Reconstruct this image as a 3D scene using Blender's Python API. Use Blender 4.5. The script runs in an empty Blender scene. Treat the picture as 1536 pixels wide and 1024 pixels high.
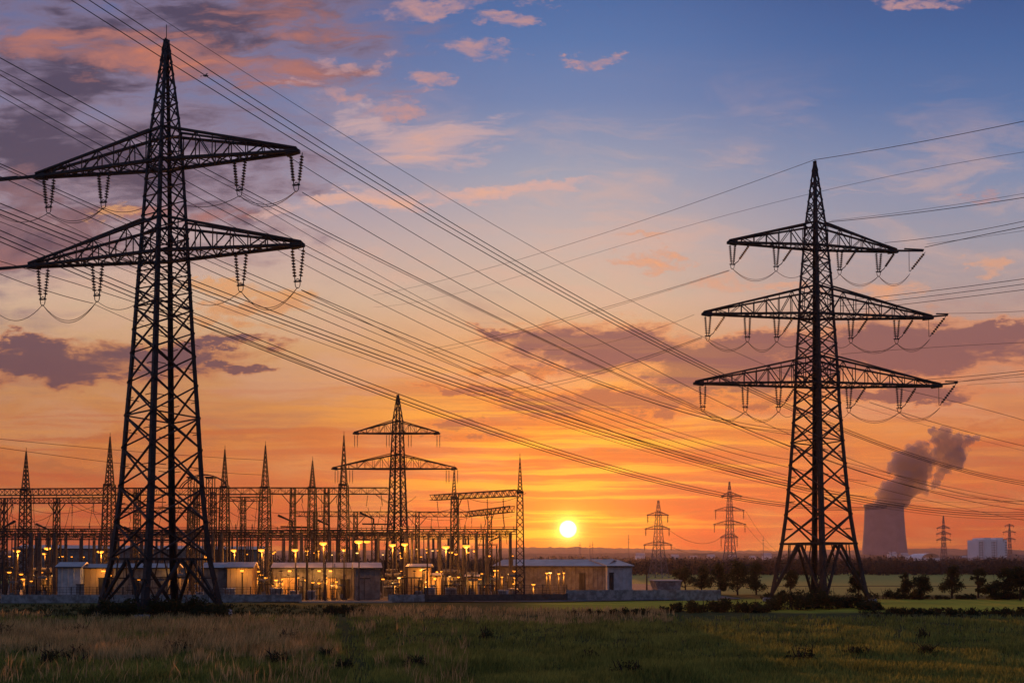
import bpy, math, random
import numpy as np
from mathutils import Vector, Matrix, noise as mnoise
R = math.radians
random.seed(7); np.random.seed(7)
scene = bpy.context.scene
col = scene.collection

# ------------------------------------------------------------------ camera
W0, H0 = 1536.0, 1024.0
F = 1100.0                      # focal length in photo pixels
HOR = 845.0                     # horizon row
CAMH = 4.2
PITCH = R(1.2)
CY = HOR - F*math.tan(PITCH)
cam = bpy.data.cameras.new('camera'); camo = bpy.data.objects.new('camera', cam); col.objects.link(camo)
camo.location = (0, 0, CAMH); camo.rotation_euler = (R(90)+PITCH, 0, 0)
cam.sensor_width = 36; cam.lens = 36*F/W0; cam.shift_y = (CY-H0/2)/W0
cam.clip_start = 0.5; cam.clip_end = 9000
scene.camera = camo

def ray(px, py):
    dx = (px-W0/2)/F; dy = (CY-py)/F
    return Vector((dx, math.cos(PITCH)-dy*math.sin(PITCH), math.sin(PITCH)+dy*math.cos(PITCH)))
def P(px, py, Y):
    r = ray(px, py); r = r*(Y/r.y); r.z += CAMH
    return r
def ZH(py, Y): return P(768, py, Y).z
def XH(px, Y, py=HOR): return P(px, py, Y).x
def UV(px, py):
    r = ray(px, py); return r.x/r.y, r.z/r.y
def s2l(c):
    return tuple(((x/255)/12.92 if x/255 <= .04045 else ((x/255+.055)/1.055)**2.4) for x in c[:3])

# ------------------------------------------------------------------ node helpers
class NT:
    def __init__(s, nt): s.nt = nt; s.n = nt.nodes; s.l = nt.links
    def new(s, t, **k):
        n = s.n.new(t)
        for a, b in k.items(): setattr(n, a, b)
        return n
    def put(s, sock, v):
        if hasattr(v, 'is_output') or isinstance(v, bpy.types.NodeSocket): s.l.new(v, sock)
        elif v is not None:
            try: sock.default_value = v
            except Exception: sock.default_value = (*v, 1)
    def m(s, op, a, b=None, c=None, clamp=False):
        n = s.new('ShaderNodeMath', operation=op, use_clamp=clamp)
        s.put(n.inputs[0], a)
        if b is not None: s.put(n.inputs[1], b)
        if c is not None: s.put(n.inputs[2], c)
        return n.outputs[0]
    def mix(s, f, a, b, mode='MIX'):
        n = s.new('ShaderNodeMix', data_type='RGBA', blend_type=mode)
        s.put(n.inputs[0], f); s.put(n.inputs[6], a if not isinstance(a, tuple) else (*a[:3], 1)); s.put(n.inputs[7], b if not isinstance(b, tuple) else (*b[:3], 1))
        return n.outputs[2]
    def ss(s, x, lo, hi):
        n = s.new('ShaderNodeMapRange', interpolation_type='SMOOTHSTEP')
        s.put(n.inputs[0], x); s.put(n.inputs[1], lo); s.put(n.inputs[2], hi); n.inputs[3].default_value = 0; n.inputs[4].default_value = 1
        return n.outputs[0]
    def comb(s, x, y, z=0.0):
        n = s.new('ShaderNodeCombineXYZ'); s.put(n.inputs[0], x); s.put(n.inputs[1], y); s.put(n.inputs[2], z); return n.outputs[0]
    def noise(s, v, scale, detail=5, rough=.55, dist=0.0, lac=2.0):
        n = s.new('ShaderNodeTexNoise'); s.put(n.inputs['Vector'], v)
        n.inputs['Scale'].default_value = scale; n.inputs['Detail'].default_value = detail
        n.inputs['Roughness'].default_value = rough; n.inputs['Distortion'].default_value = dist; n.inputs['Lacunarity'].default_value = lac
        return n.outputs['Fac']
    def ramp(s, f, stops, interp='LINEAR'):
        n = s.new('ShaderNodeValToRGB'); s.put(n.inputs[0], f); cr = n.color_ramp; cr.interpolation = interp
        while len(cr.elements) > 1: cr.elements.remove(cr.elements[0])
        for i, (p, c) in enumerate(stops):
            e = cr.elements[0] if i == 0 else cr.elements.new(p)
            e.position = p; e.color = (*c[:3], 1)
        return n.outputs[0]

# ------------------------------------------------------------------ world: dusk sky
SUN_PX = (852, 793)
us, vs = UV(*SUN_PX)
sun_dir = Vector((us, 1, vs)).normalized()
sun_el = math.asin(sun_dir.z); sun_az = math.atan2(sun_dir.x, sun_dir.y)
world = bpy.data.worlds.new('World'); scene.world = world; world.use_nodes = True
t = NT(world.node_tree); t.n.clear()
tc = t.new('ShaderNodeTexCoord').outputs['Generated']
sx = t.new('ShaderNodeSeparateXYZ'); t.l.new(tc, sx.inputs[0]); X_, Y_, Z_ = sx.outputs
ya = t.m('MAXIMUM', t.m('ABSOLUTE', Y_), .12)
u = t.m('DIVIDE', X_, ya); v = t.m('MAXIMUM', t.m('DIVIDE', Z_, ya), 0.0)
front = t.ss(Y_, -.35, .3)
V = lambda py: UV(768, py)[1]
U = lambda px: UV(px, 500)[0]
VM = .8
def grad(stops): return t.ramp(t.m('DIVIDE', v, VM, clamp=True), [(max(0, min(1, V(py)/VM)), s2l(c)) for py, c in sorted(stops, key=lambda q: -q[0])])
gL = grad([(845, (172, 64, 46)), (800, (212, 78, 34)), (750, (224, 98, 42)), (700, (226, 124, 66)), (650, (226, 140, 78)), (600, (220, 150, 96)), (520, (224, 164, 118)), (450, (216, 176, 154)), (380, (198, 166, 164)), (300, (164, 148, 168)), (180, (122, 124, 160)), (60, (98, 110, 156)), (0, (88, 104, 152))])
gC = grad([(845, (200, 56, 14)), (800, (250, 78, 4)), (760, (255, 108, 2)), (700, (255, 132, 12)), (650, (255, 154, 36)), (600, (248, 164, 66)), (520, (234, 172, 120)), (440, (212, 178, 160)), (360, (200, 174, 172)), (260, (158, 157, 178)), (150, (110, 128, 172)), (60, (84, 114, 166)), (0, (72, 104, 158))])
gR = grad([(845, (136, 60, 58)), (810, (180, 74, 50)), (760, (214, 92, 40)), (710, (224, 120, 66)), (650, (226, 142, 84)), (590, (212, 146, 106)), (520, (192, 142, 126)), (440, (178, 152, 154)), (360, (156, 150, 168)), (260, (126, 137, 172)), (150, (84, 112, 162)), (60, (64, 98, 152)), (0, (56, 88, 142))])
base = t.mix(t.ss(u, U(350), U(1350)), gL, gR)
du = t.m('SUBTRACT', u, us)
wc = t.m('POWER', 2.718, t.m('MULTIPLY', t.m('MULTIPLY', du, du), -1/(.26**2)))
base = t.mix(wc, base, gC)
# noises in sky-plane coordinates
warp = t.noise(t.comb(t.m('MULTIPLY', u, 1.0), t.m('MULTIPLY', v, 2.0), 3.1), 5.0, 4, .6)
wv = t.m('ADD', v, t.m('MULTIPLY', t.m('SUBTRACT', warp, .5), .05))
n_cum = t.noise(t.comb(u, t.m('MULTIPLY', wv, 2.3), 0.0), 6.5, 9, .62, .35)
n_fine = t.noise(t.comb(u, t.m('MULTIPLY', wv, 2.6), 7.7), 18, 7, .65, .3)
n_str = t.noise(t.comb(u, t.m('MULTIPLY', wv, 11.0), 4.4), 3.4, 8, .6, .25)
n_str2 = t.noise(t.comb(t.m('ADD', u, t.m('MULTIPLY', v, -.7)), t.m('MULTIPLY', wv, 5.0), 14.4), 7.0, 8, .62, .4)
wn1 = t.noise(t.comb(u, t.m('MULTIPLY', v, 2.2), 21.0), 9.0, 6, .7)
wn2 = t.noise(t.comb(u, t.m('MULTIPLY', v, 2.2), 41.0), 11.0, 6, .7)
uw = t.m('ADD', u, t.m('MULTIPLY', t.m('SUBTRACT', wn1, .5), .22)); vw = t.m('ADD', v, t.m('MULTIPLY', t.m('SUBTRACT', wn2, .5), .085))
n_cs = t.m('ADD', t.m('MULTIPLY', n_cum, .45), t.m('MULTIPLY', n_str2, .55))
def ell(px, py, rx, ry, ang=0.0):
    cu, cv = UV(px, py); du_ = t.m('SUBTRACT', uw, cu); dv_ = t.m('SUBTRACT', vw, cv)
    ca, sa = math.cos(R(ang)), math.sin(R(ang))
    a = t.m('ADD', t.m('MULTIPLY', du_, ca*F/rx), t.m('MULTIPLY', dv_, sa*F/rx))
    b = t.m('ADD', t.m('MULTIPLY', du_, -sa*F/ry), t.m('MULTIPLY', dv_, ca*F/ry))
    return t.m('SUBTRACT', 1.0, t.m('ADD', t.m('MULTIPLY', a, a), t.m('MULTIPLY', b, b)))
def union(ells):
    o = ells[0]
    for e in ells[1:]: o = t.m('MAXIMUM', o, e)
    return t.m('MAXIMUM', o, -1.5)
def layer(base, ells, n, gain, bias, lo, hi, c_edge, c_core, op=1.0, core_lo=None, core_hi=None):
    d = t.m('ADD', t.m('MULTIPLY', union(ells), gain), t.m('MULTIPLY', t.m('SUBTRACT', n, .5), bias*1.7))
    mask = t.m('MULTIPLY', t.ss(d, lo, hi), op)
    core = t.ss(d, core_lo if core_lo is not None else hi*.8, core_hi if core_hi is not None else hi*2.0)
    return t.mix(mask, base, t.mix(core, s2l(c_edge), s2l(c_core)))
# faint everywhere streaks
base = t.mix(t.m('MULTIPLY', t.m('MULTIPLY', t.ss(n_str, .5, .75), t.ss(v, .6, .25)), .16), base, s2l((226, 160, 140)))
base = t.mix(t.m('MULTIPLY', t.m('MULTIPLY', t.ss(n_str, .52, .36), t.ss(v, .34, .12)), .26), base, s2l((176, 92, 74)))
n_soft = t.noise(t.comb(t.m('ADD', u, t.m('MULTIPLY', v, .5)), t.m('MULTIPLY', wv, 4.2), 31.0), 4.2, 9, .64, .5)
base = t.mix(t.m('MULTIPLY', t.m('MULTIPLY', t.ss(n_soft, .47, .68), t.ss(v, .72, .5)), .42), base, s2l((226, 172, 154)))
base = t.mix(t.m('MULTIPLY', t.m('MULTIPLY', t.ss(n_soft, .50, .34), t.ss(v, .46, .30)), .34), base, s2l((158, 112, 118)))
n_lo = t.noise(t.comb(u, t.m('MULTIPLY', t.m('ADD', t.m('MULTIPLY', wv, .25), t.m('MULTIPLY', v, .75)), 24.0), 61.0), 2.9, 9, .64, .15)
base = t.mix(t.m('MULTIPLY', t.m('MULTIPLY', t.ss(n_lo, .52, .38), t.ss(v, .30, .16)), .45), base, s2l((206, 84, 44)))
base = t.mix(t.m('MULTIPLY', t.m('MULTIPLY', t.ss(n_lo, .52, .66), t.ss(v, .30, .16)), .34), base, s2l((252, 164, 78)))
# top-left purple-grey mass with salmon streaks on it
base = layer(base, [ell(60, 130, 300, 230), ell(150, 250, 330, 150), ell(330, 40, 300, 110), ell(-200, 200, 420, 330)], n_cs, .55, 1.9, -.3, .6, (138, 110, 126), (76, 64, 84), .92, .12, .62)
base = layer(base, [ell(250, 85, 340, 40, -6), ell(420, 25, 150, 45, -10), ell(60, 60, 130, 30), ell(250, 320, 120, 22), ell(20, 380, 110, 26)], n_str2, .7, 2.2, .0, 1.0, (176, 112, 106), (230, 128, 84), .9)
base = layer(base, [ell(30, 340, 170, 70, 0)], n_cum, .6, 1.8, -.1, .5, (136, 98, 106), (84, 66, 84), .88)
# pale pink cirrus
base = layer(base, [ell(650, 212, 150, 48, 4), ell(560, 190, 110, 30, -20)], n_str2, .8, 2.4, .05, .9, (200, 162, 166), (240, 170, 140), .8)
base = layer(base, [ell(770, 288, 190, 15, 5), ell(540, 300, 160, 14, 4)], n_str2, .8, 1.7, .05, .75, (210, 166, 164), (242, 172, 140), .9)
# small salmon puffs
base = layer(base, [ell(520, 96, 46, 13, -3), ell(597, 94, 28, 18, 8), ell(705, 68, 64, 22, -4), ell(893, 90, 44, 9, 3), ell(500, 147, 46, 12, -5), ell(585, 165, 48, 16, 8), ell(650, 122, 40, 14, 0), ell(640, 14, 90, 16, 8), ell(760, 30, 60, 12, -8), ell(1395, 3, 60, 10, 0), ell(455, 122, 34, 9, 0), ell(1470, 290, 60, 14, 10), ell(820, 4, 60, 10, 0)], n_fine, .9, 2.4, -.05, 1.25, (190, 140, 142), (244, 144, 98), .85)
base = layer(base, [ell(995, 380, 60, 9), ell(985, 395, 80, 10), ell(1060, 425, 90, 14, 4), ell(960, 350, 50, 8), ell(1490, 400, 50, 20), ell(1330, 435, 90, 14), ell(1180, 430, 60, 12)], n_fine, .9, 2.2, .1, .9, (218, 158, 136), (246, 158, 106), .8)
# left mid band
base = layer(base, [ell(110, 543, 300, 40, 0), ell(230, 535, 180, 22, 2), ell(30, 512, 60, 18), ell(330, 515, 100, 14), ell(360, 555, 60, 12)], n_cs, .8, 1.7, -.1, .55, (200, 118, 80), (104, 74, 88), .95, .22, .6)
base = layer(base, [ell(380, 462, 100, 18, 8), ell(340, 485, 90, 12, 0)], n_fine, .8, 1.8, .0, .7, (226, 146, 92), (188, 124, 100), .75)
base = layer(base, [ell(400, 440, 90, 12, 0), ell(330, 428, 80, 10, 0), ell(180, 245+75, 60, 16, 0)], n_fine, .8, 1.8, .0, .8, (226, 156, 104), (240, 150, 80), .75)
# right mid purple band
base = layer(base, [ell(905, 522, 200, 44, 0), ell(1120, 552, 210, 52, 0), ell(1400, 522, 260, 52, 3), ell(1180, 520, 160, 30), ell(1330, 585, 200, 16, 0), ell(1500, 498, 110, 26), ell(760, 500, 60, 12)], n_cs, .85, 1.6, -.2, .6, (226, 140, 92), (132, 88, 92), .95, .2, .62)
base = layer(base, [ell(900, 604, 190, 26, 1), ell(700, 588, 90, 10, -3), ell(760, 555, 90, 12), ell(690, 640, 80, 14, -4), ell(1150, 600, 120, 14)], n_cs, .8, 1.5, -.15, .55, (240, 140, 66), (172, 104, 82), .88, .2, .6)
base = layer(base, [ell(1450, 738, 120, 4), ell(260, 655, 300, 6), ell(120, 700, 200, 8), ell(1480, 640, 90, 5)], n_str, .8, 1.2, .0, .7, (206, 118, 76), (160, 96, 84), .55)
# sun-lit yellow streaks round the sun
glow1 = t.m('POWER', 2.718, t.m('MULTIPLY', t.m('ADD', t.m('POWER', t.m('DIVIDE', du, .26), 2.0), t.m('POWER', t.m('DIVIDE', t.m('SUBTRACT', v, V(695)), .10), 2.0)), -1.0))
base = t.mix(t.m('MULTIPLY', t.m('MULTIPLY', glow1, t.ss(n_lo, .47, .62)), 1.0), base, (1.25, .60, .03))
glow2 = t.m('POWER', 2.718, t.m('MULTIPLY', t.m('ADD', t.m('POWER', t.m('DIVIDE', du, .11), 2.0), t.m('POWER', t.m('DIVIDE', t.m('SUBTRACT', v, vs+.01), .05), 2.0)), -1.0))
base = t.mix(t.m('MULTIPLY', glow2, .75), base, (1.1, .42, .005))
base = t.mix(t.m('MULTIPLY', t.m('MULTIPLY', glow2, t.ss(n_lo, .46, .60)), .8), base, (1.4, .85, .06))
dirn = t.new('ShaderNodeVectorMath', operation='DOT_PRODUCT'); t.l.new(tc, dirn.inputs[0]); dirn.inputs[1].default_value = sun_dir
ang = t.m('ARCCOSINE', t.m('MINIMUM', dirn.outputs['Value'], 1.0))
hi = t.ss(v, .20, .36); lf = t.m('MULTIPLY', t.ss(u, -.02, -.35), t.ss(v, .40, .24))
base = t.mix(1.0, base, t.comb(t.m('SUBTRACT', 1.0, t.m('MULTIPLY', lf, .17)), t.m('ADD', t.m('SUBTRACT', 1.0, t.m('MULTIPLY', lf, .06)), t.m('MULTIPLY', hi, .20)), t.m('ADD', 1.0, t.m('MULTIPLY', hi, .17))), 'MULTIPLY')
disc = t.ss(ang, .0124, .0104)
gain = t.m('ADD', 1.0, t.m('MULTIPLY', t.m('MULTIPLY', wc, t.ss(v, .30, .06)), .12))
base = t.mix(1.0, base, t.comb(gain, t.m('MULTIPLY', gain, .93), t.m('SUBTRACT', 1.0, t.m('MULTIPLY', t.ss(v, .27, .07), .5))), 'MULTIPLY')
h1 = t.m('POWER', 2.718, t.m('MULTIPLY', t.m('SUBTRACT', ang, .0115), -1/.0075, clamp=False))
h2 = t.m('POWER', 2.718, t.m('MULTIPLY', t.m('SUBTRACT', ang, .0115), -1/.034, clamp=False))
h1 = t.m('MINIMUM', h1, 1.0); h2 = t.m('MINIMUM', h2, 1.0)
base = t.mix(1.0, base, t.comb(t.m('ADD', t.m('MULTIPLY', h1, 1.0), t.m('MULTIPLY', h2, .45)), t.m('ADD', t.m('MULTIPLY', h1, 1.0), t.m('MULTIPLY', h2, .20)), t.m('MULTIPLY', h1, .35)), 'ADD')
pathl = t.m('MINIMUM', t.m('DIVIDE', 370.0, t.m('MAXIMUM', v, .01)), 2900.0)
base = t.mix(1.0, base, t.comb(t.m('POWER', 2.718, t.m('MULTIPLY', pathl, .0)), t.m('POWER', 2.718, t.m('MULTIPLY', pathl, -.00002)), t.m('POWER', 2.718, t.m('MULTIPLY', pathl, -.00016))), 'MULTIPLY')
base = t.mix(disc, base, (6.0, 4.0, 1.5))
# the sky opposite the sunset: dim blue-violet dusk
back = t.ramp(t.m('MAXIMUM', Z_, 0.0), [(0, (.16, .15, .21)), (.25, (.16, .18, .28)), (1, (.12, .17, .30))])
up = t.ss(Z_, .62, .95)
skyc = t.mix(front, back, t.mix(up, base, (.10, .15, .28)))
skyc = t.mix(t.ss(Z_, -.02, .0), (.03, .025, .02), skyc)
bg = t.new('ShaderNodeBackground'); t.put(bg.inputs[0], skyc); bg.inputs[1].default_value = 1.0
nish = t.new('ShaderNodeTexSky', sky_type='NISHITA', sun_disc=False); nish.sun_elevation = sun_el; nish.sun_rotation = sun_az
bg2 = t.new('ShaderNodeBackground'); t.l.new(nish.outputs[0], bg2.inputs[0]); bg2.inputs[1].default_value = .001
ad = t.new('ShaderNodeAddShader'); t.l.new(bg.outputs[0], ad.inputs[0]); t.l.new(bg2.outputs[0], ad.inputs[1])
wo = t.new('ShaderNodeOutputWorld'); t.l.new(ad.outputs[0], wo.inputs[0])
world.cycles.sampling_method = 'MANUAL'; world.cycles.sample_map_resolution = 512

sl = bpy.data.lights.new('sun', 'SUN'); sl.energy = 3.0; sl.angle = R(.5); sl.color = (1, .32, .06)
slo = bpy.data.objects.new('sun', sl); col.objects.link(slo)
slo.rotation_euler = (-sun_dir).to_track_quat('-Z', 'Y').to_euler()
scene.view_settings.view_transform = 'Standard'; scene.view_settings.look = 'None'
scene.view_settings.exposure = 0; scene.view_settings.gamma = 1
cy = scene.cycles
cy.use_denoising = True; cy.max_bounces = 4; cy.diffuse_bounces = 2; cy.glossy_bounces = 2; cy.transparent_max_bounces = 24; cy.volume_bounces = 0
cy.sample_clamp_indirect = 2.0; cy.use_light_tree = True

# ------------------------------------------------------------------ materials
def mat(name, c, rough=.8, metal=0.0, var=.0, scale=2.0, c2=None, bump=0.0, spec=.3):
    m = bpy.data.materials.new(name); m.use_nodes = True; n = NT(m.node_tree); b = n.n['Principled BSDF']
    b.inputs['Roughness'].default_value = rough; b.inputs['Metallic'].default_value = metal; b.inputs['Specular IOR Level'].default_value = spec
    g = n.new('ShaderNodeNewGeometry').outputs['Position']
    f = n.noise(g, scale, 5, .6)
    c2_ = c2 or tuple(x*(1-var) for x in c)
    cc = n.mix(n.ss(f, .35, .65), c, c2_)
    n.put(b.inputs['Base Color'], cc)
    if bump:
        bn = n.new('ShaderNodeBump'); bn.inputs['Strength'].default_value = bump; n.l.new(f, bn.inputs['Height']); n.l.new(bn.outputs[0], b.inputs['Normal'])
    return m
def emis(name, c, s):
    m = bpy.data.materials.new(name); m.use_nodes = True; b = m.node_tree.nodes['Principled BSDF']
    b.inputs['Base Color'].default_value = (.1, .1, .1, 1); b.inputs['Emission Color'].default_value = (*c, 1); b.inputs['Emission Strength'].default_value = s
    return m
M = {
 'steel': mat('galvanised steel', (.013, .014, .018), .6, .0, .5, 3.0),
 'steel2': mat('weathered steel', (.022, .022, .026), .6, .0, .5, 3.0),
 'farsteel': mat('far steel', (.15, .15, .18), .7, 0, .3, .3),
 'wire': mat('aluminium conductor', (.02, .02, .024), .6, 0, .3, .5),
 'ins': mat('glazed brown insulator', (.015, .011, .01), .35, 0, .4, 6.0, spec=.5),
 'concrete': mat('concrete', (.28, .30, .33), .9, 0, .55, 1.8, bump=.3),
 'post': mat('concrete posts', (.075, .072, .074), .9, 0, .4, 2.0),
 'white': mat('pale sheet cladding', (.46, .49, .54), .6, 0, .3, 1.5),
 'clad': mat('grey sheet cladding', (.17, .17, .18), .6, 0, .45, 1.6),
 'roof': mat('light metal roof', (.42, .42, .44), .5, .2, .25, .7),
 'dark': mat('dark paint', (.03, .03, .033), .6, 0, .4, 2.0),
 'trans': mat('transformer grey', (.16, .17, .17), .6, 0, .3, 2.0),
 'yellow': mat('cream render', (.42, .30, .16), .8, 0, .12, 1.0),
 'bark': mat('bark', (.035, .026, .02), .95, 0, .4, 5.0),
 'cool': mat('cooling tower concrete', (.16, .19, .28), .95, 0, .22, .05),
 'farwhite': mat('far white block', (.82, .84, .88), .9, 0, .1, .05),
 'window': mat('dark window glass', (.04, .045, .06), .15, 0, .3, .5, spec=.6),
 'lamp': emis('sodium lamp glow', (1, .29, .02), 2.7),
 'lamp_w': emis('warm white lamp glow', (1, .55, .15), 2.2),
 'lit': emis('lit doorway', (1, .45, .08), 1.6),
}
def leafmat(name, c, c2, scale=1.0, tl=.45, rw=.5):
    m = bpy.data.materials.new(name); m.use_nodes = True; n = NT(m.node_tree); b = n.n['Principled BSDF']
    b.inputs['Roughness'].default_value = .75; b.inputs['Specular IOR Level'].default_value = .15
    g = n.new('ShaderNodeNewGeometry')
    f = n.noise(g.outputs['Position'], scale, 4, .6)
    rnd = g.outputs['Random Per Island']
    cc = n.mix(n.m('ADD', n.m('MULTIPLY', n.ss(f, .35, .65), 1-rw), n.m('MULTIPLY', rnd, rw)), c, c2)
    n.put(b.inputs['Base Color'], cc)
    tr = n.new('ShaderNodeBsdfTranslucent'); n.put(tr.inputs[0], cc)
    mx = n.new('ShaderNodeMixShader'); mx.inputs[0].default_value = tl
    n.l.new(b.outputs[0], mx.inputs[1]); n.l.new(tr.outputs[0], mx.inputs[2])
    n.l.new(mx.outputs[0], n.n['Material Output'].inputs[0])
    return m
M['leaf'] = leafmat('dark hedge leaves', (.018, .028, .012), (.04, .055, .02), .6)
M['leaf2'] = leafmat('tree leaves', (.025, .04, .018), (.055, .075, .03), .4)
M['forest'] = leafmat('far forest leaves', (.018, .026, .028), (.04, .05, .045), .03, .05)
M['drygrass'] = leafmat('dry seeded grass', (.80, .56, .25), (.15, .12, .045), .35, .5, .6)
M['greengrass'] = leafmat('green grass blades', (.055, .085, .018), (.38, .40, .09), .3, .45, .6)

# ------------------------------------------------------------------ mesh helpers
class MB:
    def __init__(s): s.v = []; s.f = []
    def quadring(s, ringA, ringB):
        n = len(ringA)
        for i in range(n): s.f.append((ringA[i], ringA[(i+1) % n], ringB[(i+1) % n], ringB[i]))
    def bar(s, a, b, w, w2=None, h=None):
        a = Vector(a); b = Vector(b); d = b-a
        if d.length < 1e-5: return s
        d.normalize(); ref = Vector((0, 0, 1)) if abs(d.z) < .9 else Vector((1, 0, 0))
        x = d.cross(ref).normalized(); y = x.cross(d).normalized()
        w2 = w if w2 is None else w2; i = len(s.v); h1 = w if h is None else h; h2 = w2 if h is None else h
        for p, ww, hh in ((a, w, h1), (b, w2, h2)):
            for sx_, sy_ in ((-1, -1), (1, -1), (1, 1), (-1, 1)): s.v.append(p+x*(sx_*ww/2)+y*(sy_*hh/2))
        s.f += [(i, i+1, i+5, i+4), (i+1, i+2, i+6, i+5), (i+2, i+3, i+7, i+6), (i+3, i, i+4, i+7), (i+3, i+2, i+1, i), (i+4, i+5, i+6, i+7)]
        return s
    def angle(s, a, b, w, w2, inward):
        """steel angle (L) section, both flanges towards the tower axis"""
        a = Vector(a); b = Vector(b); d = (b-a).normalized(); inw = Vector((inward.x, inward.y, 0)).normalized()
        p = Matrix.Rotation(R(45), 3, 'Z') @ inw; q = Matrix.Rotation(R(-45), 3, 'Z') @ inw
        th = .22
        prof = lambda c, ww: [c, c+p*ww, c+p*ww+q*ww*th, c+p*ww*th+q*ww*th, c+p*ww*th+q*ww, c+q*ww]
        i = len(s.v); s.v += prof(a, w)+prof(b, w2)
        s.quadring(list(range(i, i+6)), list(range(i+6, i+12))); s.f += [tuple(range(i+5, i-1, -1)), tuple(range(i+6, i+12))]
    def box(s, c, d, rz=0.0):
        i = len(s.v); ca, sa = math.cos(rz), math.sin(rz)
        for z in (-.5, .5):
            for x, y in ((-.5, -.5), (.5, -.5), (.5, .5), (-.5, .5)):
                X, Y = x*d[0], y*d[1]; s.v.append(Vector((c[0]+X*ca-Y*sa, c[1]+X*sa+Y*ca, c[2]+z*d[2])))
        s.f += [(i+3, i+2, i+1, i), (i+4, i+5, i+6, i+7), (i, i+1, i+5, i+4), (i+1, i+2, i+6, i+5), (i+2, i+3, i+7, i+6), (i+3, i, i+4, i+7)]
        return s
    def tube(s, pts, r, n=6, r2=None):
        pts = [Vector(p) for p in pts]; prev = None; r2 = r if r2 is None else r2
        rings = []
        for k, p in enumerate(pts):
            d = (pts[min(k+1, len(pts)-1)]-pts[max(k-1, 0)]).normalized()
            ref = Vector((0, 0, 1)) if abs(d.z) < .9 else Vector((1, 0, 0))
            x = d.cross(ref).normalized(); y = x.cross(d)
            rr = r+(r2-r)*k/(len(pts)-1); i = len(s.v)
            for j in range(n): a = 2*math.pi*j/n; s.v.append(p+x*math.cos(a)*rr+y*math.sin(a)*rr)
            rings.append(list(range(i, i+n)))
        for A, B in zip(rings, rings[1:]): s.quadring(A, B)
        s.f += [tuple(reversed(rings[0])), tuple(rings[-1])]
        return s
    def lathe(s, o, d, prof, n=8):
        """prof: (dist along d, radius)"""
        o = Vector(o); d = Vector(d).normalized(); ref = Vector((0, 0, 1)) if abs(d.z) < .9 else Vector((1, 0, 0))
        x = d.cross(ref).normalized(); y = x.cross(d); rings = []
        for h, r in prof:
            i = len(s.v)
            for j in range(n): a = 2*math.pi*j/n; s.v.append(o+d*h+x*math.cos(a)*r+y*math.sin(a)*r)
            rings.append(list(range(i, i+n)))
        for A, B in zip(rings, rings[1:]): s.quadring(A, B)
        s.f += [tuple(reversed(rings[0])), tuple(rings[-1])]
        return s
    def poly(s, pts): i = len(s.v); s.v += [Vector(p) for p in pts]; s.f.append(tuple(range(i, i+len(pts)))); return s
    def build(s, name, m, parent=None, org=None):
        me = bpy.data.meshes.new(name); o = Vector(org) if org is not None else Vector()
        me.from_pydata([tuple(p-o) for p in s.v], [], s.f); me.update(); me.materials.append(m)
        ob = bpy.data.objects.new(name, me); col.objects.link(ob)
        if parent is not None: ob.parent = parent
        elif org is not None: ob.location = o
        return ob
def tag(o, label=None, cat=None, group=None, kind=None):
    if label: o['label'] = label
    if cat: o['category'] = cat
    if group: o['group'] = group
    if kind: o['kind'] = kind
    return o
def empty(name, loc, label, cat, group=None, rz=0.0):
    o = bpy.data.objects.new(name, None); col.objects.link(o); o.location = loc; o.rotation_euler.z = rz; o.empty_display_size = .5
    return tag(o, label, cat, group)
def copy_tree(o, parent=None):
    c = o.copy(); col.objects.link(c); c.parent = parent
    for ch in list(o.children): copy_tree(ch, c)
    return c
def fast_mesh(name, co, tri, m):
    me = bpy.data.meshes.new(name); nv, nf = len(co), len(tri)
    k = tri.shape[1]
    me.vertices.add(nv); me.vertices.foreach_set('co', co.astype(np.float32).ravel())
    me.loops.add(nf*k); me.loops.foreach_set('vertex_index', tri.astype(np.int32).ravel())
    me.polygons.add(nf); me.polygons.foreach_set('loop_start', np.arange(0, nf*k, k, dtype=np.int32))
    me.update(calc_edges=True); me.materials.append(m)
    ob = bpy.data.objects.new(name, me); col.objects.link(ob); return ob

# ------------------------------------------------------------------ ground
def ground_h(x, y):
    if y < 20 or y > 82: return 0.0
    w = min(1, (y-20)/8, (82-y)/10)
    return w*.22*mnoise.noise(Vector((x*.08, y*.12, 0)))+w*.07*mnoise.noise(Vector((x*.4, y*.4, 3)))
gm = MB()
xs = np.concatenate([np.linspace(-6000, -120, 12), np.linspace(-110, 110, 150), np.linspace(120, 6000, 12)])
ys = np.concatenate([np.linspace(-3000, 0, 4), np.linspace(10, 90, 90), np.linspace(100, 700, 10), np.linspace(900, 6500, 8)])
gv = [Vector((x, y, ground_h(x, y))) for y in ys for x in xs]; nx = len(xs)
gm.v = gv; gm.f = [(j*nx+i, j*nx+i+1, (j+1)*nx+i+1, (j+1)*nx+i) for j in range(len(ys)-1) for i in range(nx-1)]
m = bpy.data.materials.new('meadow and fields'); m.use_nodes = True; n = NT(m.node_tree); b = n.n['Principled BSDF']
b.inputs['Roughness'].default_value = .95; b.inputs['Specular IOR Level'].default_value = .05
g = n.new('ShaderNodeNewGeometry').outputs['Position']; sp = n.new('ShaderNodeSeparateXYZ'); n.l.new(g, sp.inputs[0])
gx, gy = sp.outputs[0], sp.outputs[1]
nb = n.noise(g, .05, 4, .6); nf_ = n.noise(g, 1.3, 6, .7); nst = n.noise(n.comb(n.m('MULTIPLY', gx, .06), n.m('MULTIPLY', gy, .9)), 1.0, 5, .65)
yy = n.m('ADD', gy, n.m('MULTIPLY', n.m('SUBTRACT', nb, .5), 9.0))
yy = n.m('ADD', yy, n.m('MULTIPLY', n.m('SUBTRACT', nf_, .5), 2.0))
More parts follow.
